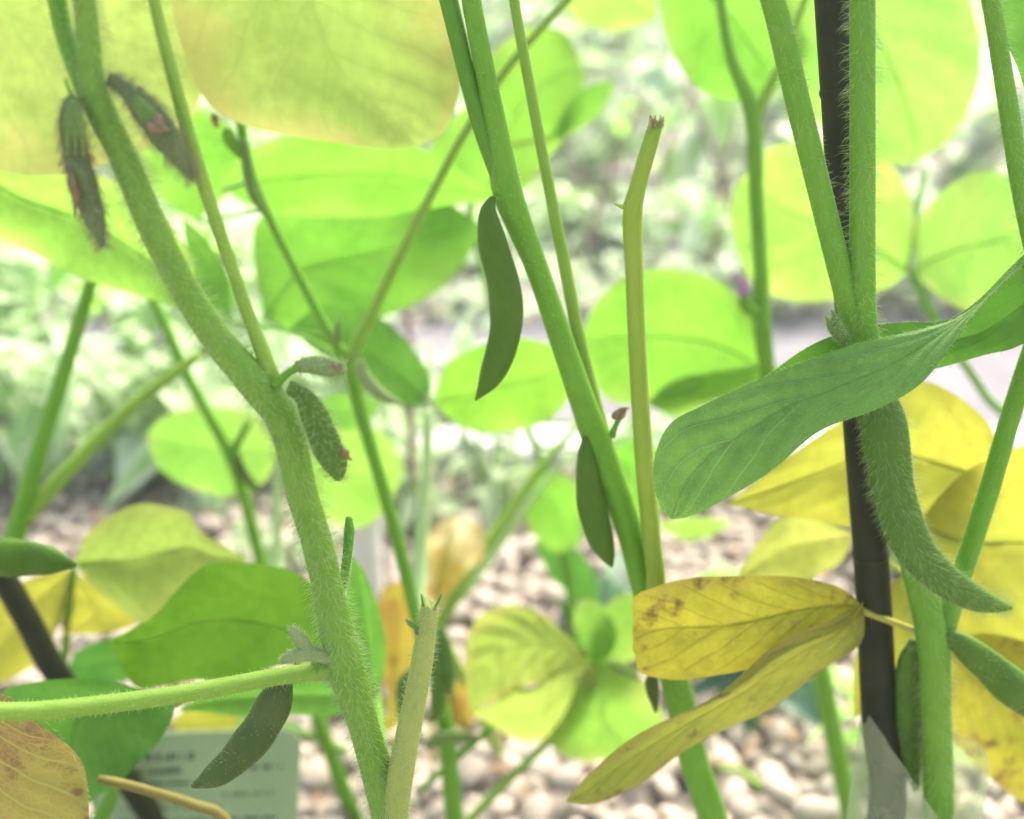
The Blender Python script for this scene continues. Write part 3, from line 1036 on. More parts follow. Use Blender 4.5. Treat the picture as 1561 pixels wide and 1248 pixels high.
def calyx(parent, x, y, Y, dx, dy, w, mat='pod_young'):
    for k in (-1, 0, 1):
        o = pod(parent, [(x, y, Y - .0005, w * .6), (x + dx * .5 + k * w * .35, y + dy * .5, Y - .0015, w * .5), (x + dx + k * w * .5, y + dy, Y - .001, 2)], mat, bumps=0, fuzz=4, fuzz_len=.0007)
        o.name = 'sepal'


# ---- A: front left, thick hairy stem
YA = 0.20
A = plant(-0.026, 0.215, 'front soybean plant at left with a thick hairy stem and fuzzy young pods')
stem(A, [(112, -170, YA, 30), (128, -20, YA, 32), (137, 100, YA, 37), (147, 155, YA, 46), (186, 233, YA, 42), (228, 333, YA, 45), (268, 416, YA, 44), (330, 516, YA, 46), (400, 595, YA, 54),
         (437, 650, YA, 50), (460, 750, YA, 47), (485, 832, YA, 46), (507, 930, YA, 48), (528, 1020, YA, 56), (553, 1100, YA, 46), (582, 1200, YA, 50), (595, 1262, YA, 52)],
     'stem', 'main_stem', to_ground=(-0.026, 0.215, 0.0045), sides=18, fuzz=27, fuzz_len=0.0029, ridge=0.02, groove=0.03)
stem(A, [(60, -150, .204, 24), (85, -10, .204, 28), (100, 60, .203, 28), (128, 140, .201, 24)], 'stem_smooth', 'petiole', fuzz=6, fuzz_len=.001)
stem(A, [(205, -150, .205, 16), (235, 0, .205, 18), (262, 110, .205, 20), (295, 230, .204, 22), (340, 370, .203, 21), (375, 470, .202, 21), (420, 590, .2, 26)], 'stem_lime', 'petiole', fuzz=5, fuzz_len=.0009)
# node one: two young pods
pod(A, [(112, 146, .197, 16), (108, 175, .196, 30), (114, 225, .196, 36), (130, 290, .196, 38), (145, 335, .196, 30), (156, 376, .196, 5)], 'pod_withered', fuzz=48, fuzz_len=.0024, fuzz_mat='hair_brown', fuzz_lean=0.9, rough=.22)
calyx(A, 110, 150, .195, 6, 90, 26)
remnant(A, 108, 262, .194, 8, 62, 16)
stem(A, [(99, 120, .197, 4), (106, 138, .197, 5), (112, 152, .197, 7)], 'stem_dark', 'stipule', sides=6)
pod(A, [(166, 120, .199, 20), (190, 134, .198, 22), (215, 160, .197, 38), (240, 192, .197, 46), (262, 222, .197, 36), (282, 252, .197, 22), (294, 276, .197, 3)], 'pod_withered', bumps=2, fuzz=48, fuzz_len=.0024, fuzz_mat='hair_brown', fuzz_lean=0.9, rough=.22)
calyx(A, 205, 150, .1955, 34, 44, 26)
remnant(A, 226, 186, .1945, 26, 12, 22, 'petal_pink')
remnant(A, 236, 176, .1942, 14, 26, 16, 'petal_pink')
# middle node
stem(A, [(418, 588, .198, 14), (440, 568, .198, 12), (458, 558, .198, 14)], 'stem_smooth', 'pedicel', fuzz=8)
pod(A, [(450, 560, .198, 16), (475, 556, .198, 29), (505, 560, .198, 30), (527, 563, .198, 16)], 'pod_pale', bumps=0, fuzz=45, fuzz_len=.0016)
remnant(A, 507, 557, .1965, 18, 6, 12, 'petal_pink')
pod(A, [(440, 590, .196, 22), (464, 606, .195, 30), (482, 640, .195, 42), (498, 680, .195, 44), (512, 712, .195, 34), (516, 732, .195, 10)], 'pod_fuzzy', bumps=2, fuzz=45, fuzz_len=.002)
remnant(A, 516, 682, .194, 16, 18, 14)
# lower node: petiole to the left, big pod, buds
stem(A, [(530, 1012, .2, 40), (480, 1024, .199, 28), (420, 1032, .198, 27), (250, 1062, .190, 28), (50, 1084, .18, 29), (-60, 1080, .175, 26)], 'stem_lime', 'petiole', fuzz=10, fuzz_len=.001, sides=14, ridge=.03)
stem(A, [(525, 1020, .2, 46), (495, 1016, .2, 38), (478, 1020, .199, 30)], 'stem', 'petiole_base', fuzz=20, fuzz_len=.0012)
pod(A, [(432, 1036, .203, 30), (418, 1072, .203, 50), (396, 1112, .203, 54), (362, 1154, .203, 50), (325, 1184, .203, 36), (293, 1199, .203, 8)], 'pod_dark', fuzz=10, fuzz_len=.0007, fuzz_r=.000025)
pod(A, [(508, 1008, .198, 18), (475, 996, .197, 26), (445, 1000, .197, 22), (428, 1010, .197, 6)], 'pod_pale', bumps=0, fuzz=22, fuzz_len=.001)
pod(A, [(478, 996, .197, 9), (462, 980, .197, 21), (450, 964, .197, 19), (444, 954, .197, 6)], 'pod_pale', bumps=0, fuzz=22, fuzz_len=.001)
# cut side shoot
stem(A, [(600, 1262, .199, 44), (606, 1205, .198, 42), (622, 1120, .197, 38), (640, 1030, .196, 34), (650, 960, .195, 30), (656, 918, .195, 27)], 'stem_stub', 'cut_shoot', torn=True, sides=14, fuzz=16, fuzz_len=.0016)
M['fibre'] = plain_mat('fibre', (0.40, 0.36, 0.20), (0.24, 0.18, 0.08), scale=500, rough=0.9, bump=0.3)
def fibres(parent, x, y, Y, w, seed):
    rg = random.Random(seed)
    for k in range(9):
        ox = rg.uniform(-.45, .45) * w
        h = rg.uniform(4, 13)
        stem(parent, [(x + ox, y + 7, Y + rg.uniform(-.001, .001), 5), (x + ox * 1.05, y - h * .4, Y, 3.5), (x + ox * 1.2 + rg.uniform(-3, 3), y - h, Y, 1)], 'fibre', 'torn_fibre', sides=5)


for x, dx in ((646, -4), (664, 9)):
    stem(A, [(x, 924, .194, 4), (x + dx * .6, 914, .194, 4), (x + dx, 905, .194, 2)], 'stem_dark', 'stipule', sides=6)
pod(A, [(638, 958, .194, 5), (628, 952, .194, 10), (618, 944, .194, 3)], 'pod_young', bumps=0)
remnant(A, 636, 968, .1942, -4, -14, 6)
# blades of plant A
flat_leaf(A, .205, [(-60, 1040), (-150, 1080), (-200, 1200), (-150, 1320), (0, 1390), (110, 1360)], [(-60, 1040), (2, 1058), (52, 1086), (97, 1130), (128, 1190), (141, 1255), (130, 1320), (110, 1360)],
          'leaf_brown', dY=.004, camber=.06, quilt=.012, edge_hair=160, nu=36, nv=9)
flat_leaf(A, .285, [(485, 1002), (502, 960), (492, 915), (450, 873), (390, 854), (320, 860), (268, 903), (230, 940), (165, 977)], [(485, 1002), (430, 1016), (320, 1037), (222, 1046), (190, 1022), (165, 977)],
          'leaf_mid', dY=-.01, camber=.02)
flat_leaf(A, .30, [(536, 845), (560, 880), (580, 940), (588, 1000), (575, 1075)], [(536, 845), (525, 930), (535, 1000), (550, 1045), (575, 1075)], 'leaf_green', camber=.1)
stem(A, [(505, 960, .2, 10), (526, 870, .205, 14), (533, 800, .21, 16), (532, 788, .21, 10)], 'stem_dark', 'side_bud', fuzz=10, fuzz_len=.001)
flat_leaf(A, .250, [(268, 1075), (230, 1054), (160, 1040), (60, 1034), (0, 1060), (20, 1130), (80, 1190), (132, 1226)], [(268, 1075), (256, 1108), (225, 1150), (180, 1192), (132, 1226)],
          'leaf_deep', dY=.008, camber=.12)
flat_leaf(A, .30, [(270, 1082), (330, 1050), (420, 1040), (500, 1038), (575, 1060)], [(270, 1082), (360, 1090), (450, 1090), (520, 1088), (575, 1060)], 'leaf_green', camber=.1)
stalk(A, (575, 1060, .30), (590, 1180, .205), 12)
stalk(A, (268, 1075, .25), (300, 1056, .194), 9)
stalk(A, (485, 1002, .285), (525, 1010, .205), 10)
top_trifoliate(A, at(112, -175, YA), 'leaf_green', .075, 1, -2.2)
top_trifoliate(A, at(60, -155, .204), 'leaf_bright', .06, 2, -1.2)
top_trifoliate(A, at(205, -155, .205), 'leaf_bright', .05, 3, -2.7)

# ---- big ageing leaves at the top left, on a plant just behind
K = plant(-0.135, 0.335, 'soybean plant with broad olive-yellow ageing leaves across the top left')
flat_leaf(K, .315, [(470, -180), (340, -140), (258, -40), (278, 75), (332, 166), (430, 206), (540, 222), (600, 227), (640, 222)], [(470, -180), (600, -150), (672, -60), (697, 40), (702, 110), (692, 170), (668, 206), (640, 222)],
          'leaf_olive', dY=.012, camber=.04, nu=40, nv=9, rib=False)
flat_leaf(K, .336, [(-150, -150), (-170, 80), (-100, 225), (0, 262), (90, 264), (190, 240), (262, 206), (302, 160), (318, 80)], [(-150, -150), (0, -220), (150, -200), (270, -140), (326, -40), (318, 80)],
          'leaf_olive', dY=.008, camber=.02, nu=40, nv=9, rib=False)
flat_leaf(K, .355, [(-60, 235), (50, 248), (160, 270), (240, 320), (295, 400), (278, 472)], [(-60, 235), (-30, 340), (60, 392), (130, 425), (200, 447), (278, 472)], 'leaf_lime', dY=-.01, camber=.08)
stem(K, [(330, -170, .33, 20), (0, -190, .33, 22), (-150, -60, .33, 24), (-220, 300, .335, 26), (-160, 900, .34, 30), (-80, 1240, .34, 32)], 'stem', 'main_stem', to_ground=(-0.135, 0.335, .004))
stalk(K, (470, -180, .315), (310, -172, .33), 14)
stalk(K, (-150, -150, .336), (-90, -130, .33), 14)
stalk(K, (-60, 235, .355), (-205, 200, .334), 12)

# ---- B: centre
YB = 0.262
B = plant(0.05, 0.285, 'centre soybean plant with a smooth stem, hanging flat pod and snapped yellow-green stalk')
stem(B, [(700, -160, YB, 28), (717, -10, YB, 30), (738, 100, YB, 31), (757, 200, YB, 36), (773, 290, YB, 46), (795, 350, YB, 40), (820, 412, YB, 35), (857, 520, YB, 37), (890, 616, YB, 40), (922, 705, YB, 46),
         (957, 800, YB, 40), (985, 900, .263, 42), (1030, 1040, .266, 44), (1055, 1150, .268, 44), (1088, 1262, .27, 45)], 'stem_smooth', 'main_stem', to_ground=(.05, .285, .0045), sides=18, ridge=.03, fuzz=3, fuzz_len=.0009)
stem(B, [(640, -160, .264, 26), (681, -10, .264, 29), (708, 100, .263, 27), (732, 190, .262, 27), (768, 285, .262, 30)], 'stem_dark', 'petiole', sides=14, ridge=.03)
stem(B, [(765, -160, .268, 15), (784, 0, .268, 16), (815, 170, .268, 17), (840, 300, .267, 18), (864, 420, .267, 20), (884, 520, .266, 20), (912, 630, .265, 20), (930, 700, .263, 24)], 'stem_lime', 'petiole', sides=10)
pod(B, [(752, 300, .258, 8), (744, 325, .257, 26), (752, 375, .257, 42), (767, 430, .257, 47), (772, 490, .257, 47), (762, 540, .257, 43), (745, 580, .257, 30), (725, 610, .257, 3)], 'pod')
stem(B, [(770, 305, .26, 10), (758, 300, .259, 9), (748, 306, .258, 10)], 'stem_smooth', 'pedicel', sides=8)
pod(B, [(893, 665, .259, 10), (893, 700, .258, 26), (900, 760, .258, 40), (912, 810, .258, 40), (925, 845, .258, 24), (933, 864, .258, 4)], 'pod')
stem(B, [(912, 690, .26, 10), (900, 668, .26, 9), (892, 668, .259, 8)], 'stem_smooth', 'pedicel', sides=8)
stem(B, [(985, 935, .26, 30), (1000, 890, .258, 30), (993, 820, .257, 29), (982, 700, .256, 29), (973, 560, .255, 28), (967, 420, .255, 28), (964, 325, .255, 31), (972, 285, .255, 26), (987, 232, .255, 25), (1001, 186, .255, 23)],
     'stem_cut', 'snapped_stalk', torn=True, sides=14, ridge=.03)
fibres(B, 1001, 186, .2535, 22, 6)
stem(B, [(958, 318, .254, 8), (946, 314, .254, 6), (936, 310, .254, 2)], 'stem_cut', 'stipule', sides=6)
stem(B, [(932, 665, .262, 12), (940, 645, .262, 9), (950, 630, .262, 7)], 'stem_smooth', 'pedicel', sides=8)
remnant(B, 938, 640, .261, 16, -18, 16, 'petal_pink')
pod(B, [(995, 1020, .259, 10), (994, 1045, .259, 22), (1000, 1085, .259, 5)], 'pod_dark', bumps=0)
top_trifoliate(B, at(700, -165, YB), 'leaf_green', .06, 4, 2.6)
top_trifoliate(B, at(640, -165, .264), 'leaf_bright', .05, 5, -2.6)
top_trifoliate(B, at(765, -165, .268), 'leaf_bright', .065, 6, 1.8)

# ---- C: right, in focus, along the stake
YC = 0.238
C = plant(0.098, 0.25, 'soybean plant beside the tall black stake at right, with a hairy hooked pod')
stem(C, [(1316, -180, YC, 37), (1315, 0, YC, 37), (1315, 250, YC, 37), (1315, 470, YC, 39), (1322, 540, .2385, 46), (1342, 640, .241, 44), (1372, 780, .245, 42), (1402, 890, .245, 40), (1422, 975, .243, 46), (1427, 1080, .243, 42), (1428, 1262, .244, 44)],
     'stem_smooth', 'main_stem', to_ground=(.098, .25, .0042), sides=20, fuzz=15, fuzz_len=.0031, ridge=.015, groove=.04)
stem(C, [(1125, -170, .2385, 34), (1178, 0, .2385, 36), (1215, 150, .2385, 37), (1262, 340, .2385, 36), (1290, 450, .2385, 36), (1312, 545, .2385, 34)], 'stem_smooth', 'petiole', sides=18, fuzz=7, fuzz_len=.0022, ridge=.02)
stem(C, [(1650, 330, .252, 24), (1600, 455, .25, 27), (1548, 610, .248, 29), (1510, 740, .247, 30), (1478, 840, .246, 30), (1448, 930, .245, 32), (1430, 1000, .243, 32)], 'stem_smooth', 'petiole', sides=14, fuzz=4, fuzz_len=.0009)
pod(C, [(1340, 590, .236, 36), (1346, 640, .235, 64), (1355, 700, .2345, 64), (1368, 770, .234, 60), (1391, 830, .234, 56), (1430, 876, .234, 50), (1485, 912, .234, 38), (1520, 924, .234, 22), (1543, 927, .234, 5)],
    'pod_fuzzy', bumps=3, fuzz=30, fuzz_len=.0028, fuzz_lean=.6, flat=.62, fuzz_r=.000028)
pod(C, [(1396, 975, .247, 20), (1388, 1010, .2485, 38), (1386, 1070, .2495, 42), (1388, 1140, .2505, 40), (1396, 1205, .251, 8)], 'pod', fuzz=16, fuzz_len=.0009)
pod(C, [(1440, 968, .241, 20), (1470, 985, .24, 36), (1515, 1022, .239, 50), (1570, 1070, .238, 50), (1630, 1110, .238, 10)], 'pod', fuzz=16, fuzz_len=.0008)
for dx, dy, w in ((-24, -36, 10), (-14, -46, 9), (-6, -30, 9)):
    o = pod(C, [(1290, 520, .2345, 16), (1290 + dx * .5 - 8, 520 + dy * .5, .234, w + 4), (1282 + dx, 518 + dy, .2335, 2)], 'pod_young', bumps=0, fuzz=22, fuzz_len=.0011)
    o.name = 'bract'
# yellow folded leaf in front, on a short petiole behind the stake
leaf(C, [(1316, 925, .249), (1275, 893, .247), (1180, 877, .243), (1060, 882, .240), (990, 896, .240), (968, 912, .241), (966, 960, .242)],
     [(1316, 925, .249), (1210, 985, .238), (1140, 1022, .235), (1060, 1033, .236), (990, 1030, .238), (969, 1016, .240), (966, 960, .242)], 'leaf_ochre', camber=.04, quilt=.006, nu=42, nv=9, nveins=5)
leaf(C, [(1316, 918, .247), (1210, 970, .235), (1115, 1040, .231), (1012, 1100, .230), (935, 1148, .229), (888, 1188, .229), (862, 1222, .230)],
     [(1316, 918, .247), (1312, 985, .2465), (1240, 1032, .245), (1150, 1090, .243), (1040, 1150, .240), (960, 1200, .236), (905, 1226, .232), (862, 1222, .230)], 'leaf_dull', camber=.07, quilt=.008, nu=42, nv=9, nveins=7)
stalk(C, (1312, 930, .249), (1420, 970, .246), 12, 'stem_yellow', name='petiole')
# broad yellow leaves behind
flat_leaf(C, .31, [(1502, 735), (1518, 680), (1492, 630), (1430, 588), (1372, 588), (1290, 635), (1200, 700), (1108, 768)], [(1502, 735), (1450, 785), (1390, 805), (1300, 802), (1200, 788), (1108, 768)], 'leaf_yellow', dY=-.02, camber=.06, quilt=.008, nu=40, nv=9, nveins=6)
flat_leaf(C, .30, [(1400, 795), (1440, 748), (1500, 705), (1590, 660), (1700, 660), (1790, 780)], [(1400, 795), (1408, 870), (1440, 940), (1520, 992), (1640, 1000), (1790, 780)], 'leaf_yellow', dY=-.01, camber=.06, quilt=.008, nu=40, nv=9)
flat_leaf(C, .33, [(1302, 815), (1245, 790), (1190, 793), (1152, 830), (1122, 884)], [(1302, 815), (1280, 858), (1235, 882), (1175, 888), (1122, 884)], 'leaf_paleyellow', camber=.08)
flat_leaf(C, .29, [(1440, 985), (1500, 965), (1565, 975), (1650, 1010), (1760, 1120)], [(1440, 985), (1438, 1080), (1470, 1150), (1565, 1222), (1660, 1240), (1760, 1120)], 'leaf_ochre', camber=.08, quilt=.01, nu=40, nv=9)
flat_leaf(C, .285, [(1300, 1095), (1304, 1000), (1332, 925), (1375, 875), (1440, 862)], [(1300, 1095), (1355, 1070), (1405, 1015), (1436, 940), (1440, 862)], 'leaf_yellow', camber=.1)
stalk(C, (1502, 735, .31), (1440, 950, .25), 11, 'stem_yellow')
stalk(C, (1302, 815, .33), (1400, 890, .25), 9, 'stem_yellow')
top_trifoliate(C, at(1316, -185, YC), 'leaf_bright', .07, 7, 0.8)
top_trifoliate(C, at(1125, -175, .2385), 'leaf_bright', .07, 8, -0.6)

# ---- H: at the right edge, carries the front twisted leaf
H = plant(0.185, 0.25, 'soybean plant at the right edge of the picture, with the large dull-green twisted front leaf')
stem(H, [(1470, -190, .236, 24), (1510, 0, .238, 26), (1532, 130, .239, 28), (1562, 310, .240, 30), (1610, 520, .242, 32), (1660, 800, .245, 36), (1690, 1262, .25, 40)], 'stem_smooth', 'main_stem', to_ground=(.185, .25, .004), sides=16, fuzz=12, fuzz_len=.0025)
leaf(H, [(1640, 335, .236), (1600, 358, .236), (1561, 392, .2355), (1475, 474, .2325), (1400, 502, .2305), (1300, 526, .2295), (1160, 577, .232), (1070, 618, .2345), (1022, 645, .235), (1000, 690, .2355), (997, 735, .234), (1008, 775, .233), (1024, 791, .2325)],
     [(1640, 335, .236), (1604, 364, .235), (1565, 398, .234), (1500, 460, .230), (1448, 530, .225), (1400, 588, .222), (1330, 626, .2205), (1250, 656, .2205), (1170, 722, .222), (1082, 773, .226), (1045, 789, .230), (1024, 791, .2325)],
     'leaf_front', camber=.06, quilt=.022, nu=80, nv=14, wave=.02, nveins=6, edge_hair=480, hair_face=1500)
leaf(H, [(1650, 318, .240), (1565, 386, .2405), (1485, 462, .2425), (1440, 489, .243), (1380, 491, .2435), (1300, 502, .244), (1230, 529, .2445), (1160, 580, .244)],
     [(1650, 318, .240), (1655, 450, .238), (1561, 523, .237), (1500, 541, .238), (1420, 563, .240), (1300, 580, .2425), (1160, 580, .244)], 'leaf_back', camber=.05, nu=44, nv=9, edge_hair=260, hair_face=300)
stalk(H, (1640, 335, .236), (1566, 325, .240), 10)
flat_leaf(H, .25, [(1500, -60), (1518, 10), (1545, 95), (1580, 160), (1640, 180)], [(1500, -60), (1600, -120), (1700, -60), (1710, 80), (1640, 180)], 'leaf_green', camber=.08, edge_hair=120)
stalk(H, (1500, -60, .25), (1492, -80, .237), 10)
top_trifoliate(H, at(1470, -195, .236), 'leaf_bright', .065, 12, 0.9)
top_trifoliate(C, at(1652, 324, .252), 'leaf_bright', .06, 13, 1.5)

# ---- D: behind the centre gap
YD = 0.36
D = plant(-0.02, 0.37, 'soybean plant in the middle distance with a forked stem between the left and centre stems')
stem(D, [(532, 548, YD, 24), (545, 610, YD, 22), (562, 670, YD, 21), (600, 800, YD, 21), (632, 930, YD, 21), (655, 1010, YD, 22), (678, 1100, YD, 25), (686, 1180, YD, 27), (694, 1262, YD, 28)], 'stem_smooth', 'main_stem', to_ground=(-.02, .37, .0035), fuzz=3, fuzz_len=.001)
stem(D, [(360, 150, .365, 12), (372, 215, .365, 16), (385, 270, .364, 17), (415, 340, .363, 15), (450, 410, .362, 15), (495, 495, .361, 16), (530, 552, .36, 22)], 'stem_smooth', 'petiole', sides=10)
stem(D, [(532, 552, .36, 22), (575, 460, .362, 17), (640, 330, .365, 15), (710, 200, .37, 14), (780, 95, .372, 13), (865, 0, .375, 12), (960, -100, .378, 12)], 'stem_lime', 'petiole', sides=10)
pod(D, [(372, 212, .361, 10), (376, 250, .361, 16), (386, 295, .361, 16), (405, 330, .361, 5)], 'pod_young', bumps=0, fuzz=6)
pod(D, [(345, 195, .363, 14), (352, 215, .363, 22), (368, 240, .363, 8)], 'stem_smooth', bumps=0)
remnant(D, 325, 172, .362, 8, 24, 14)
pod(D, [(548, 548, .352, 10), (556, 575, .352, 21), (580, 601, .352, 20), (616, 618, .352, 5)], 'pod_pale', bumps=0, fuzz=8)
pod(D, [(516, 530, .356, 6), (514, 508, .356, 12), (516, 488, .356, 4)], 'pod_young', bumps=0, fuzz=8)
pod(D, [(672, 955, .355, 8), (676, 985, .354, 22), (682, 1030, .354, 22), (688, 1060, .354, 4)], 'pod_fuzzy', bumps=2, fuzz=10, fuzz_len=.002)
pod(D, [(660, 1100, .355, 8), (668, 1070, .354, 22), (665, 1020, .354, 22), (662, 985, .354, 5)], 'pod_fuzzy', bumps=2, fuzz=12, fuzz_len=.002)
pod(D, [(640, 1130, .355, 10), (622, 1100, .354, 24), (616, 1050, .354, 22), (622, 1020, .354, 5)], 'pod_fuzzy', bumps=2, fuzz=12, fuzz_len=.002)
pod(D, [(650, 1138, .353, 10), (672, 1124, .352, 20), (705, 1122, .352, 20), (729, 1126, .352, 10)], 'pod_young', bumps=0, fuzz=10)
remnant(D, 712, 1120, .350, 18, 6, 12, 'petal_pink')
stem(D, [(640, 1205, .37, 10), (690, 1160, .365, 12), (750, 1108, .36, 12)], 'stem_smooth', 'petiole', sides=8)
# trifoliate leaf of D behind
stem(D, [(652, 625, .42, 13), (650, 720, .42, 16), (640, 860, .41, 22), (640, 960, .39, 18), (664, 1030, .362, 14)], 'stem_pale', 'petiole', sides=10)
flat_leaf(D, .42, [(650, 614), (657, 590), (643, 548), (600, 500), (545, 467), (490, 466), (444, 496)], [(650, 614), (612, 619), (560, 600), (515, 560), (470, 528), (444, 496)], 'leaf_green', dY=.01)
flat_leaf(D, .42, [(660, 612), (678, 560), (718, 532), (785, 515), (848, 528), (876, 562)], [(660, 612), (692, 642), (742, 661), (800, 652), (858, 622), (876, 562)], 'leaf_bright', dY=-.01)
stem(D, [(650, 612, .42, 8), (655, 560, .43, 8), (658, 530, .44, 6)], 'stem_pale', 'petiolule', sides=8)
# green leaves hanging in the middle
flat_leaf(D, .45, [(404, 484), (387, 400), (392, 335), (450, 308), (560, 297), (660, 298), (738, 346)], [(404, 484), (440, 503), (540, 492), (620, 470), (692, 420), (738, 346)], 'leaf_bright', dY=.02, nu=36, nv=8)
flat_leaf(D, .435, [(340, 290), (370, 235), (450, 205), (560, 200), (660, 235), (752, 300)], [(340, 290), (420, 325), (560, 330), (690, 312), (752, 300)], 'leaf_bright', dY=-.015)
flat_leaf(D, .46, [(200, 180), (270, 160), (345, 190), (365, 270), (300, 338)], [(200, 180), (215, 250), (245, 305), (300, 338)], 'leaf_bright')
flat_leaf(D, .40, [(278, 330), (312, 362), (347, 420), (354, 492)], [(278, 330), (288, 400), (318, 462), (354, 492)], 'leaf_green')
flat_leaf(D, .48, [(636, 305), (650, 235), (700, 172), (752, 140)], [(636, 305), (700, 312), (752, 262), (752, 140)], 'leaf_bright')
stalk(D, (404, 484, .45), (525, 545, .36), 9)
stalk(D, (340, 290, .435), (385, 275, .365), 8)
stalk(D, (300, 338, .46), (400, 320, .365), 6)
stalk(D, (636, 305, .48), (650, 318, .366), 8)
stalk(D, (354, 492, .40), (500, 510, .362), 7)
# ribbed yellow-green trifoliate low in the centre
flat_leaf(D, .385, [(896, 1004), (870, 975), (830, 940), (786, 920), (742, 930), (716, 965), (708, 1020), (716, 1084)], [(896, 1004), (850, 1028), (800, 1048), (750, 1070), (716, 1084)], 'leaf_yellowgreen', camber=-.02, quilt=.04, wave=.03, nu=64, nv=8, nveins=7)
leaf(D, [(896, 1004, .384), (850, 1026, .383), (800, 1046, .383), (750, 1070, .384), (716, 1084, .385)], [(896, 1004, .384), (910, 1042, .395), (882, 1085, .402), (850, 1122, .405), (818, 1132, .404), (760, 1112, .396), (716, 1084, .385)], 'leaf_yellowgreen', camber=.0)
flat_leaf(D, .395, [(896, 1004), (960, 1016), (1002, 1070), (1012, 1122), (960, 1152)], [(896, 1004), (870, 1070), (838, 1132), (890, 1158), (960, 1152)], 'leaf_lime')
flat_leaf(D, .40, [(900, 1006), (876, 960), (880, 918), (905, 915), (925, 930)], [(900, 1006), (930, 1000), (940, 960), (925, 930)], 'leaf_lime')
flat_leaf(D, .405, [(900, 1006), (905, 950), (935, 912), (980, 900)], [(900, 1006), (960, 1010), (990, 970), (980, 900)], 'leaf_lime')
stem(D, [(898, 1004, .39, 9), (860, 1100, .395, 11), (815, 1150, .39, 13), (715, 1252, .38, 15)], 'stem_lime', 'petiole', to_ground=(-.018, .372, .0015), sides=8)
pod(D, [(925, 1010, .372, 5), (945, 1020, .372, 11), (975, 1035, .372, 5)], 'pod_young', bumps=0)
top_trifoliate(D, at(960, -105, .378), 'leaf_bright', .07, 9, 0.4)

# ---- E: left, middle distance
YE = 0.40
E = plant(-0.2, 0.41, 'soybean plant at the left edge with two slim stalks and a horizontal dark pod')
stem(E, [(152, 385, YE, 18), (112, 520, YE, 22), (62, 680, YE, 26), (28, 800, YE, 32), (0, 900, YE, 34), (-30, 1050, YE, 36)], 'stem_smooth', 'main_stem', to_ground=(-.2, .41, .004))
stem(E, [(305, 540, .42, 14), (200, 620, .415, 19), (100, 720, .405, 23), (30, 800, .40, 26)], 'stem_lime', 'petiole', sides=10)
flat_leaf(E, .41, [(152, 392), (120, 340), (130, 300), (190, 290), (240, 330), (280, 420)], [(152, 392), (190, 430), (240, 450), (280, 420)], 'leaf_bright')
flat_leaf(E, .36, [(113, 858), (135, 812), (180, 780), (232, 767), (288, 780), (306, 812), (378, 852)], [(113, 858), (150, 902), (212, 948), (285, 908), (378, 852)], 'leaf_yellowgreen', dY=-.015, camber=.12)
flat_leaf(E, .37, [(113, 868), (160, 908), (209, 948), (165, 963), (98, 968)], [(113, 868), (98, 900), (92, 940), (98, 968)], 'leaf_yellow')
flat_leaf(E, .365, [(113, 868), (60, 878), (8, 900), (-50, 965), (-30, 1045)], [(113, 868), (98, 930), (62, 1002), (12, 1038), (-30, 1045)], 'leaf_yellow', camber=.14)
flat_leaf(E, .37, [(95, 1045), (118, 992), (175, 975), (205, 1005)], [(95, 1045), (150, 1050), (195, 1035), (205, 1005)], 'leaf_deep')
flat_leaf(E, .37, [(260, 1102), (288, 1077), (330, 1072), (370, 1080)], [(260, 1102), (285, 1130), (340, 1137), (370, 1080)], 'leaf_yellow')
stem(E, [(113, 862, .365, 10), (105, 930, .37, 13), (95, 1060, .39, 14)], 'stem_smooth', 'petiole', to_ground=(-.195, .412, .002), sides=8)
stalk(E, (95, 1045, .37), (92, 1075, .39), 6)
stalk(E, (260, 1102, .37), (100, 1060, .39), 6, 'stem_yellow')
pod(E, [(-90, 850, .262, 30), (-30, 850, .262, 56), (30, 850, .262, 60), (75, 854, .262, 46), (104, 859, .262, 20), (117, 861, .262, 4)], 'pod', fuzz=2, fuzz_len=.0006)
stem(E, [(-90, 850, .262, 10), (-110, 870, .32, 12), (-40, 960, .40, 14)], 'stem_smooth', 'pedicel', sides=8)

# ---- F: left of centre, far
YF = 0.46
F = plant(-0.06, 0.47, 'far thin soybean plant behind the thick left stem, with two rounded lime leaves')
stem(F, [(225, 440, YF, 14), (245, 480, YF, 16), (290, 580, YF, 17), (350, 690, YF, 21), (376, 770, YF, 19), (398, 855, YF, 20), (440, 980, YF, 20), (485, 1095, YF, 22), (515, 1180, YF, 24), (548, 1262, YF, 25)], 'stem_smooth', 'main_stem', to_ground=(-.06, .47, .0035))
stem(F, [(352, 692, YF, 14), (366, 668, YF, 12), (380, 640, YF, 9)], 'stem_dark', 'petiole', sides=8)
pod(F, [(362, 690, .455, 6), (368, 715, .455, 15), (384, 738, .455, 14), (405, 756, .455, 3)], 'pod_dark', bumps=0)
flat_leaf(F, .52, [(428, 690), (400, 640), (355, 622), (305, 620), (250, 635), (223, 662)], [(428, 690), (400, 738), (340, 756), (285, 742), (238, 705), (223, 662)], 'leaf_lime')
flat_leaf(F, .53, [(440, 700), (480, 660), (540, 645), (595, 670), (615, 715)], [(440, 700), (470, 775), (535, 806), (590, 775), (615, 715)], 'leaf_lime')
flat_leaf(F, .50, [(470, 622), (500, 602), (545, 600), (585, 612)], [(470, 622), (505, 650), (550, 652), (585, 612)], 'leaf_green')
stem(F, [(434, 695, .525, 9), (424, 740, .52, 13), (424, 860, .51, 18), (440, 960, .47, 16)], 'stem_pale', 'petiole', sides=8)
stalk(F, (470, 622, .50), (434, 700, .522), 7)
stalk(F, (430, 1103, .46), (530, 1146, .46), 12)
flat_leaf(F, .47, [(430, 1103), (400, 1090), (370, 1095), (350, 1110)], [(430, 1103), (410, 1120), (380, 1125), (350, 1110)], 'leaf_green')

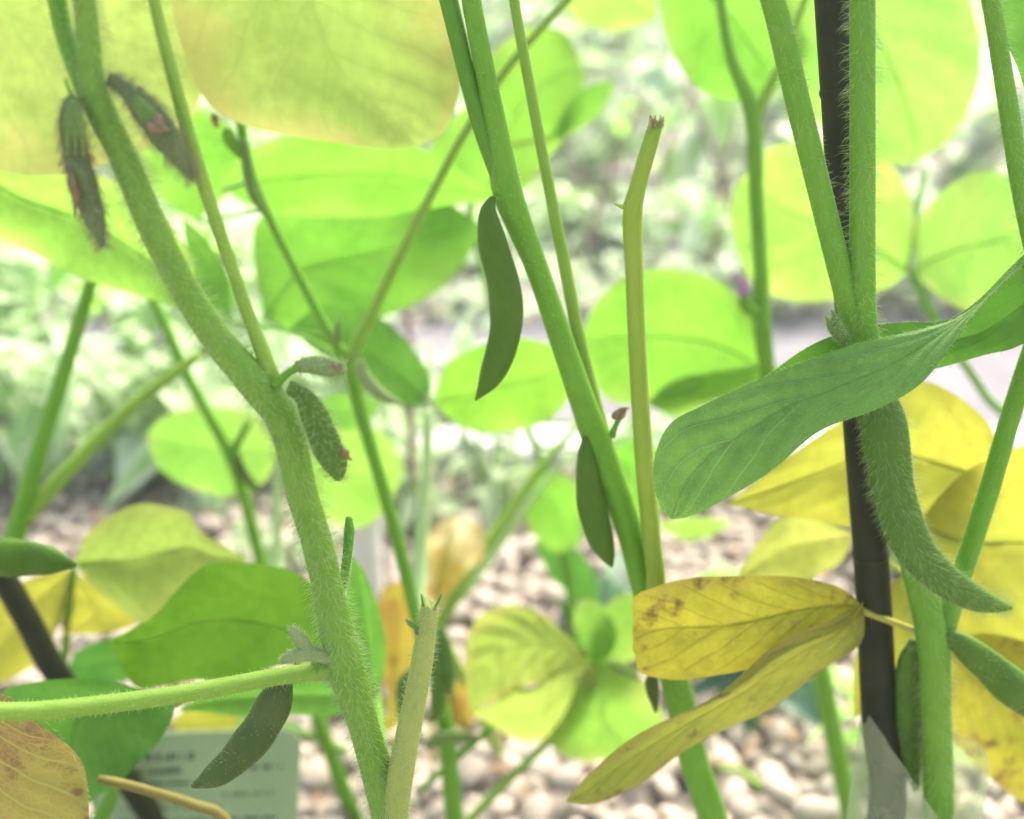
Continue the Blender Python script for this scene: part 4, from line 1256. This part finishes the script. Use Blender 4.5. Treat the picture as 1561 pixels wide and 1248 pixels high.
# ---- G: right of centre, far
YG = 0.42
G = plant(0.12, 0.44, 'soybean plant right of centre with forked stem, mauve flower bud and round lime leaves')
stem(G, [(1085, -120, YG, 12), (1097, -10, YG, 14), (1115, 90, YG, 18), (1147, 172, YG, 27), (1153, 300, YG, 23), (1160, 420, YG, 24), (1160, 475, YG, 30), (1172, 580, YG, 25), (1198, 750, YG, 27), (1232, 920, YG, 29), (1254, 1035, YG, 30), (1277, 1150, YG, 30), (1298, 1262, YG, 31)], 'stem_smooth', 'main_stem', to_ground=(.12, .44, .004))
stem(G, [(1150, 180, YG, 22), (1175, 130, YG, 16), (1205, 62, YG, 12), (1240, -40, YG, 11)], 'stem_lime', 'petiole', sides=10)
pod(G, [(1152, 478, .415, 18), (1138, 465, .414, 24), (1132, 445, .414, 12)], 'stem_smooth', bumps=0)
remnant(G, 1136, 452, .412, -14, -32, 20, 'petal_mauve')
flat_leaf(G, .45, [(1180, -80), (1188, 60), (1225, 160), (1300, 228), (1388, 253)], [(1180, -80), (1330, -130), (1450, -60), (1490, 40), (1483, 140), (1450, 212), (1388, 253)], 'leaf_lime', dY=.02, nu=36, nv=8)
flat_leaf(G, .47, [(1386, 412), (1396, 340), (1380, 280), (1340, 236), (1260, 215), (1170, 226), (1124, 282)], [(1386, 412), (1350, 440), (1270, 456), (1190, 456), (1140, 420), (1114, 345), (1124, 282)], 'leaf_lime', nu=36, nv=8)
flat_leaf(G, .47, [(1395, 412), (1400, 340), (1440, 285), (1500, 262), (1580, 280), (1640, 335)], [(1395, 412), (1430, 452), (1490, 476), (1560, 450), (1640, 335)], 'leaf_lime', dY=.01)
stem(G, [(1390, 412, .47, 14), (1394, 350, .475, 10), (1410, 255, .48, 9)], 'stem_pale', 'petiolule', sides=8)
stem(G, [(1390, 410, .47, 12), (1420, 480, .465, 12), (1500, 600, .46, 13), (1540, 680, .455, 14), (1440, 950, .44, 16), (1310, 1200, .42, 16)], 'stem_smooth', 'petiole', sides=8)
flat_leaf(G, .46, [(1168, 566), (1148, 490), (1100, 430), (1020, 409), (950, 425), (905, 465), (884, 525)], [(1168, 566), (1100, 592), (1000, 612), (925, 606), (884, 525)], 'leaf_bright', nu=36, nv=8)
flat_leaf(G, .455, [(1225, 585), (1175, 556), (1100, 565), (1030, 585), (982, 614)], [(1225, 585), (1180, 618), (1110, 637), (1040, 641), (982, 614)], 'leaf_lime')
flat_leaf(G, .44, [(1085, 572), (1050, 572), (1010, 590), (988, 612)], [(1085, 572), (1060, 598), (1020, 610), (988, 612)], 'leaf_green')
flat_leaf(G, .46, [(1000, -60), (1012, 40), (1048, 120), (1110, 153), (1182, 140)], [(1000, -60), (1100, -90), (1200, -50), (1232, 60), (1182, 140)], 'leaf_bright')
stalk(G, (1168, 566, .46), (1172, 590, .42), 9)
stalk(G, (1225, 585, .455), (1178, 610, .42), 9)
stalk(G, (1085, 572, .44), (1166, 560, .42), 6)
stalk(G, (1000, -60, .46), (1095, -30, .42), 8)
stalk(G, (1180, -80, .45), (1235, -30, .42), 8)

# ---- I: centre, far behind
YI = 0.55
I = plant(0.06, 0.56, 'far soybean plant behind the centre stem, its bright leaves near the top of the gap')
stem(I, [(700, -100, YI, 9), (730, 200, YI, 10), (716, 312, YI, 10), (760, 500, YI, 12), (800, 640, YI, 12), (850, 780, YI, 13), (880, 1000, YI, 13)], 'stem_smooth', 'main_stem', to_ground=(.06, .56, .003), sides=8)
flat_leaf(I, .55, [(716, 312), (714, 200), (740, 100), (798, 46), (860, 50), (892, 112)], [(716, 312), (792, 292), (850, 222), (882, 172), (892, 112)], 'leaf_bright', dY=.02)
flat_leaf(I, .56, [(840, 210), (865, 160), (900, 130), (938, 122)], [(840, 210), (880, 200), (920, 165), (938, 122)], 'leaf_bright')
flat_leaf(I, .58, [(860, -60), (870, 20), (930, 48), (1000, 30)], [(860, -60), (950, -80), (1000, -40), (1000, 30)], 'leaf_lime')
stem(I, [(885, 645, .53, 10), (830, 705, .52, 16), (775, 785, .51, 20), (730, 850, .50, 22), (690, 915, .49, 22), (670, 960, .49, 20)], 'stem_lime', 'stem', to_ground=(.0, .50, .002), sides=10)
stem(I, [(868, 690, .53, 8), (800, 775, .52, 11), (745, 855, .51, 13), (700, 915, .495, 13)], 'stem_pale', 'petiole', sides=8)
flat_leaf(I, .53, [(800, 740), (840, 720), (885, 745), (885, 830)], [(800, 740), (800, 790), (840, 840), (885, 830)], 'leaf_bright')
flat_leaf(I, .55, [(815, 830), (850, 815), (900, 860), (918, 920)], [(815, 830), (840, 880), (880, 915), (918, 920)], 'leaf_deep')
flat_leaf(I, .52, [(930, 690), (960, 670), (1010, 690), (1030, 750)], [(930, 690), (940, 780), (980, 800), (1030, 750)], 'leaf_bright')
flat_leaf(I, .54, [(1000, 800), (1040, 788), (1080, 790), (1118, 795)], [(1000, 800), (1040, 822), (1080, 818), (1118, 795)], 'leaf_lime')
for a, b in (((840, 210, .56), (735, 230, .55)), ((860, -60, .58), (705, -60, .55)), ((885, 645, .53), (800, 640, .55)), ((800, 740, .53), (835, 740, .55)), ((815, 830, .55), (855, 800, .55)), ((930, 690, .52), (815, 680, .55)), ((1000, 800, .54), (855, 790, .55))):
    stalk(I, a, b, 7, 'stem_lime')

# ---- dried leaves, twig, dropped stalks, weeds
p = at(655, 1010, .50)
e = thing('withered_seedling', (p.x, .5, 0), 'withered mustard and cream dried leaves hanging behind the cut shoot', 'dried leaves')
flat_leaf(e, .49, [(662, 935), (640, 870), (650, 815), (690, 787)], [(662, 935), (702, 885), (738, 842), (732, 800), (690, 787)], 'leaf_dried', camber=.16, wave=.06)
flat_leaf(e, .49, [(622, 885), (582, 900), (570, 980), (590, 1060), (582, 1112)], [(622, 885), (642, 950), (632, 1050), (602, 1112), (582, 1112)], 'leaf_mustard', camber=.16, wave=.06)
flat_leaf(e, .48, [(690, 1035), (665, 1060), (675, 1100), (712, 1112)], [(690, 1035), (715, 1050), (728, 1085), (712, 1112)], 'leaf_mustard', camber=.16, wave=.06)
stem(e, [(690, 787, .49, 4), (662, 935, .49, 9), (655, 1010, .495, 10)], 'stem_yellow', 'stem', to_ground=(p.x, .5, .0015), sides=8)
stalk(e, (622, 885, .49), (658, 960, .492), 6, 'stem_yellow')
stalk(e, (690, 1035, .48), (656, 1000, .493), 6, 'stem_yellow')

p = at(640, 860, .80)
e = thing('dry_twig', (p.x, .8, 0), 'thin upright reddish-brown twig in the gravel left of the pale stalk', 'twig')
stem(e, [(622, 470, .80, 9), (625, 560, .80, 10), (626, 650, .80, 12), (634, 780, .80, 15), (640, 860, .80, 17)], 'twig', 'shoot', to_ground=(p.x, .8, .0045), sides=8, rough=.2)
stem(e, [(626, 650, .80, 8), (616, 620, .80, 7), (610, 600, .80, 5)], 'twig', 'side_shoot', sides=6)

p = at(345, 1250, .235)
e = thing('dropped_stalk', (p.x, .235, 0), 'yellowed bare leaf stalk slanting in front of the plant tag', 'stalk')
stem(e, [(150, 1187, .232, 13), (185, 1194, .232, 15), (230, 1206, .233, 16), (300, 1228, .235, 17), (345, 1252, .235, 17)], 'stem_brown', 'stalk', to_ground=(p.x + .05, .25, .0012), sides=10, rough=.1)
p = at(1240, 1262, .45)
e = thing('dropped_stalk', (p.x, .45, 0), 'thin yellow-green bent stalk lying over the pebbles at bottom right', 'stalk')
stem(e, [(1095, 1172, .47, 8), (1128, 1174, .47, 10), (1170, 1208, .46, 11), (1235, 1262, .45, 12)], 'stem_lime', 'stalk', to_ground=(p.x + .02, .45, .001), sides=8)
p = at(160, 1262, .30)
e = thing('young_shoot', (p.x, .30, 0), 'short green shoot at the bottom left in front of the plant tag', 'shoot')
stem(e, [(178, 1190, .30, 14), (165, 1225, .30, 24), (150, 1262, .30, 26)], 'stem_dark', 'shoot', to_ground=(p.x, .30, .002), sides=10)
WW = [('feathery pale weed in front of the kerb behind the forked stem', -.12, .86, 'vari_mint', 'narrow', .11, .06), ('blue-green feathery weed at the kerb left of the hanging centre leaf', -.03, .88, 'vari_sage', 'narrow', .12, .06),
      ('pale green weed at the kerb right of the lower flat pod', .10, .86, 'vari_mint', 'narrow', .10, .06), ('pale weed at the kerb behind the snapped stalk foot', .17, .87, 'vari_lime', 'narrow', .09, .05), ('pale weed at the kerb behind the yellow leaves', .30, .88, 'vari_mint', 'narrow', .12, .07),
      ('small weed with round leaves right of the snapped stalk', .17, .66, 'vari_lime', 'round', .05, .03), ('dark blue-green weed in the gravel under the centre stem', .055, .62, 'vari_dark', 'oval', .06, .045),
      ('low pale weed in the gravel left of the grey pipe', -.19, .72, 'vari_sage', 'narrow', .05, .04), ('tufted weed at the kerb in the middle', .0, .82, 'vari_sage', 'narrow', .06, .045),
      ('green weed on the gravel between the yellow leaf and the stake', .155, .55, 'vari_dark', 'narrow', .07, .05), ('bright green weed at the bottom right corner', .21, .48, 'vari_lime', 'narrow', .06, .05),
      ('wiry weed near the kerb behind the pale stalk', -.075, .80, 'vari_sage', 'narrow', .07, .04), ('little weed on the gravel at far right behind the yellow leaves', .3, .75, 'vari_mint', 'oval', .08, .05)]
for i, (lb, x, y, mt, kd, h, sz) in enumerate(WW):
    bush('weed', x, y, h, .03, 4, 5, sz, kd, [mt], lb, 'weed', 'weeds in the gravel', 300 + i, 'stem_smooth')

# ------------------------------------------------------------------ added milky volume standing in for the lens's veiling glare
GLARE_HAZE = 0.05
if GLARE_HAZE:
    hm, nt = new_mat('glare_haze')
    vol = nt.nodes.new('ShaderNodeVolumePrincipled')
    vol.inputs['Color'].default_value = (0.95, 0.97, 0.95, 1)
    vol.inputs['Density'].default_value = GLARE_HAZE
    vol.inputs['Anisotropy'].default_value = 0.5
    mo = nt.nodes.new('ShaderNodeOutputMaterial')
    nt.links.new(vol.outputs[0], mo.inputs['Volume'])
    x0, x1, y0, y1, z0, z1 = -6, 6, -3, 8, -1.05, 2.4
    vs = [(x, y, z) for x in (x0, x1) for y in (y0, y1) for z in (z0, z1)]
    fs = [(0, 1, 3, 2), (4, 6, 7, 5), (0, 4, 5, 1), (2, 3, 7, 6), (0, 2, 6, 4), (1, 5, 7, 3)]
    tag(mesh_obj('glare_haze', vs, fs, hm, smooth=False), 'thin milky veil added around the garden in place of lens glare', 'glare_haze', None, 'stuff')
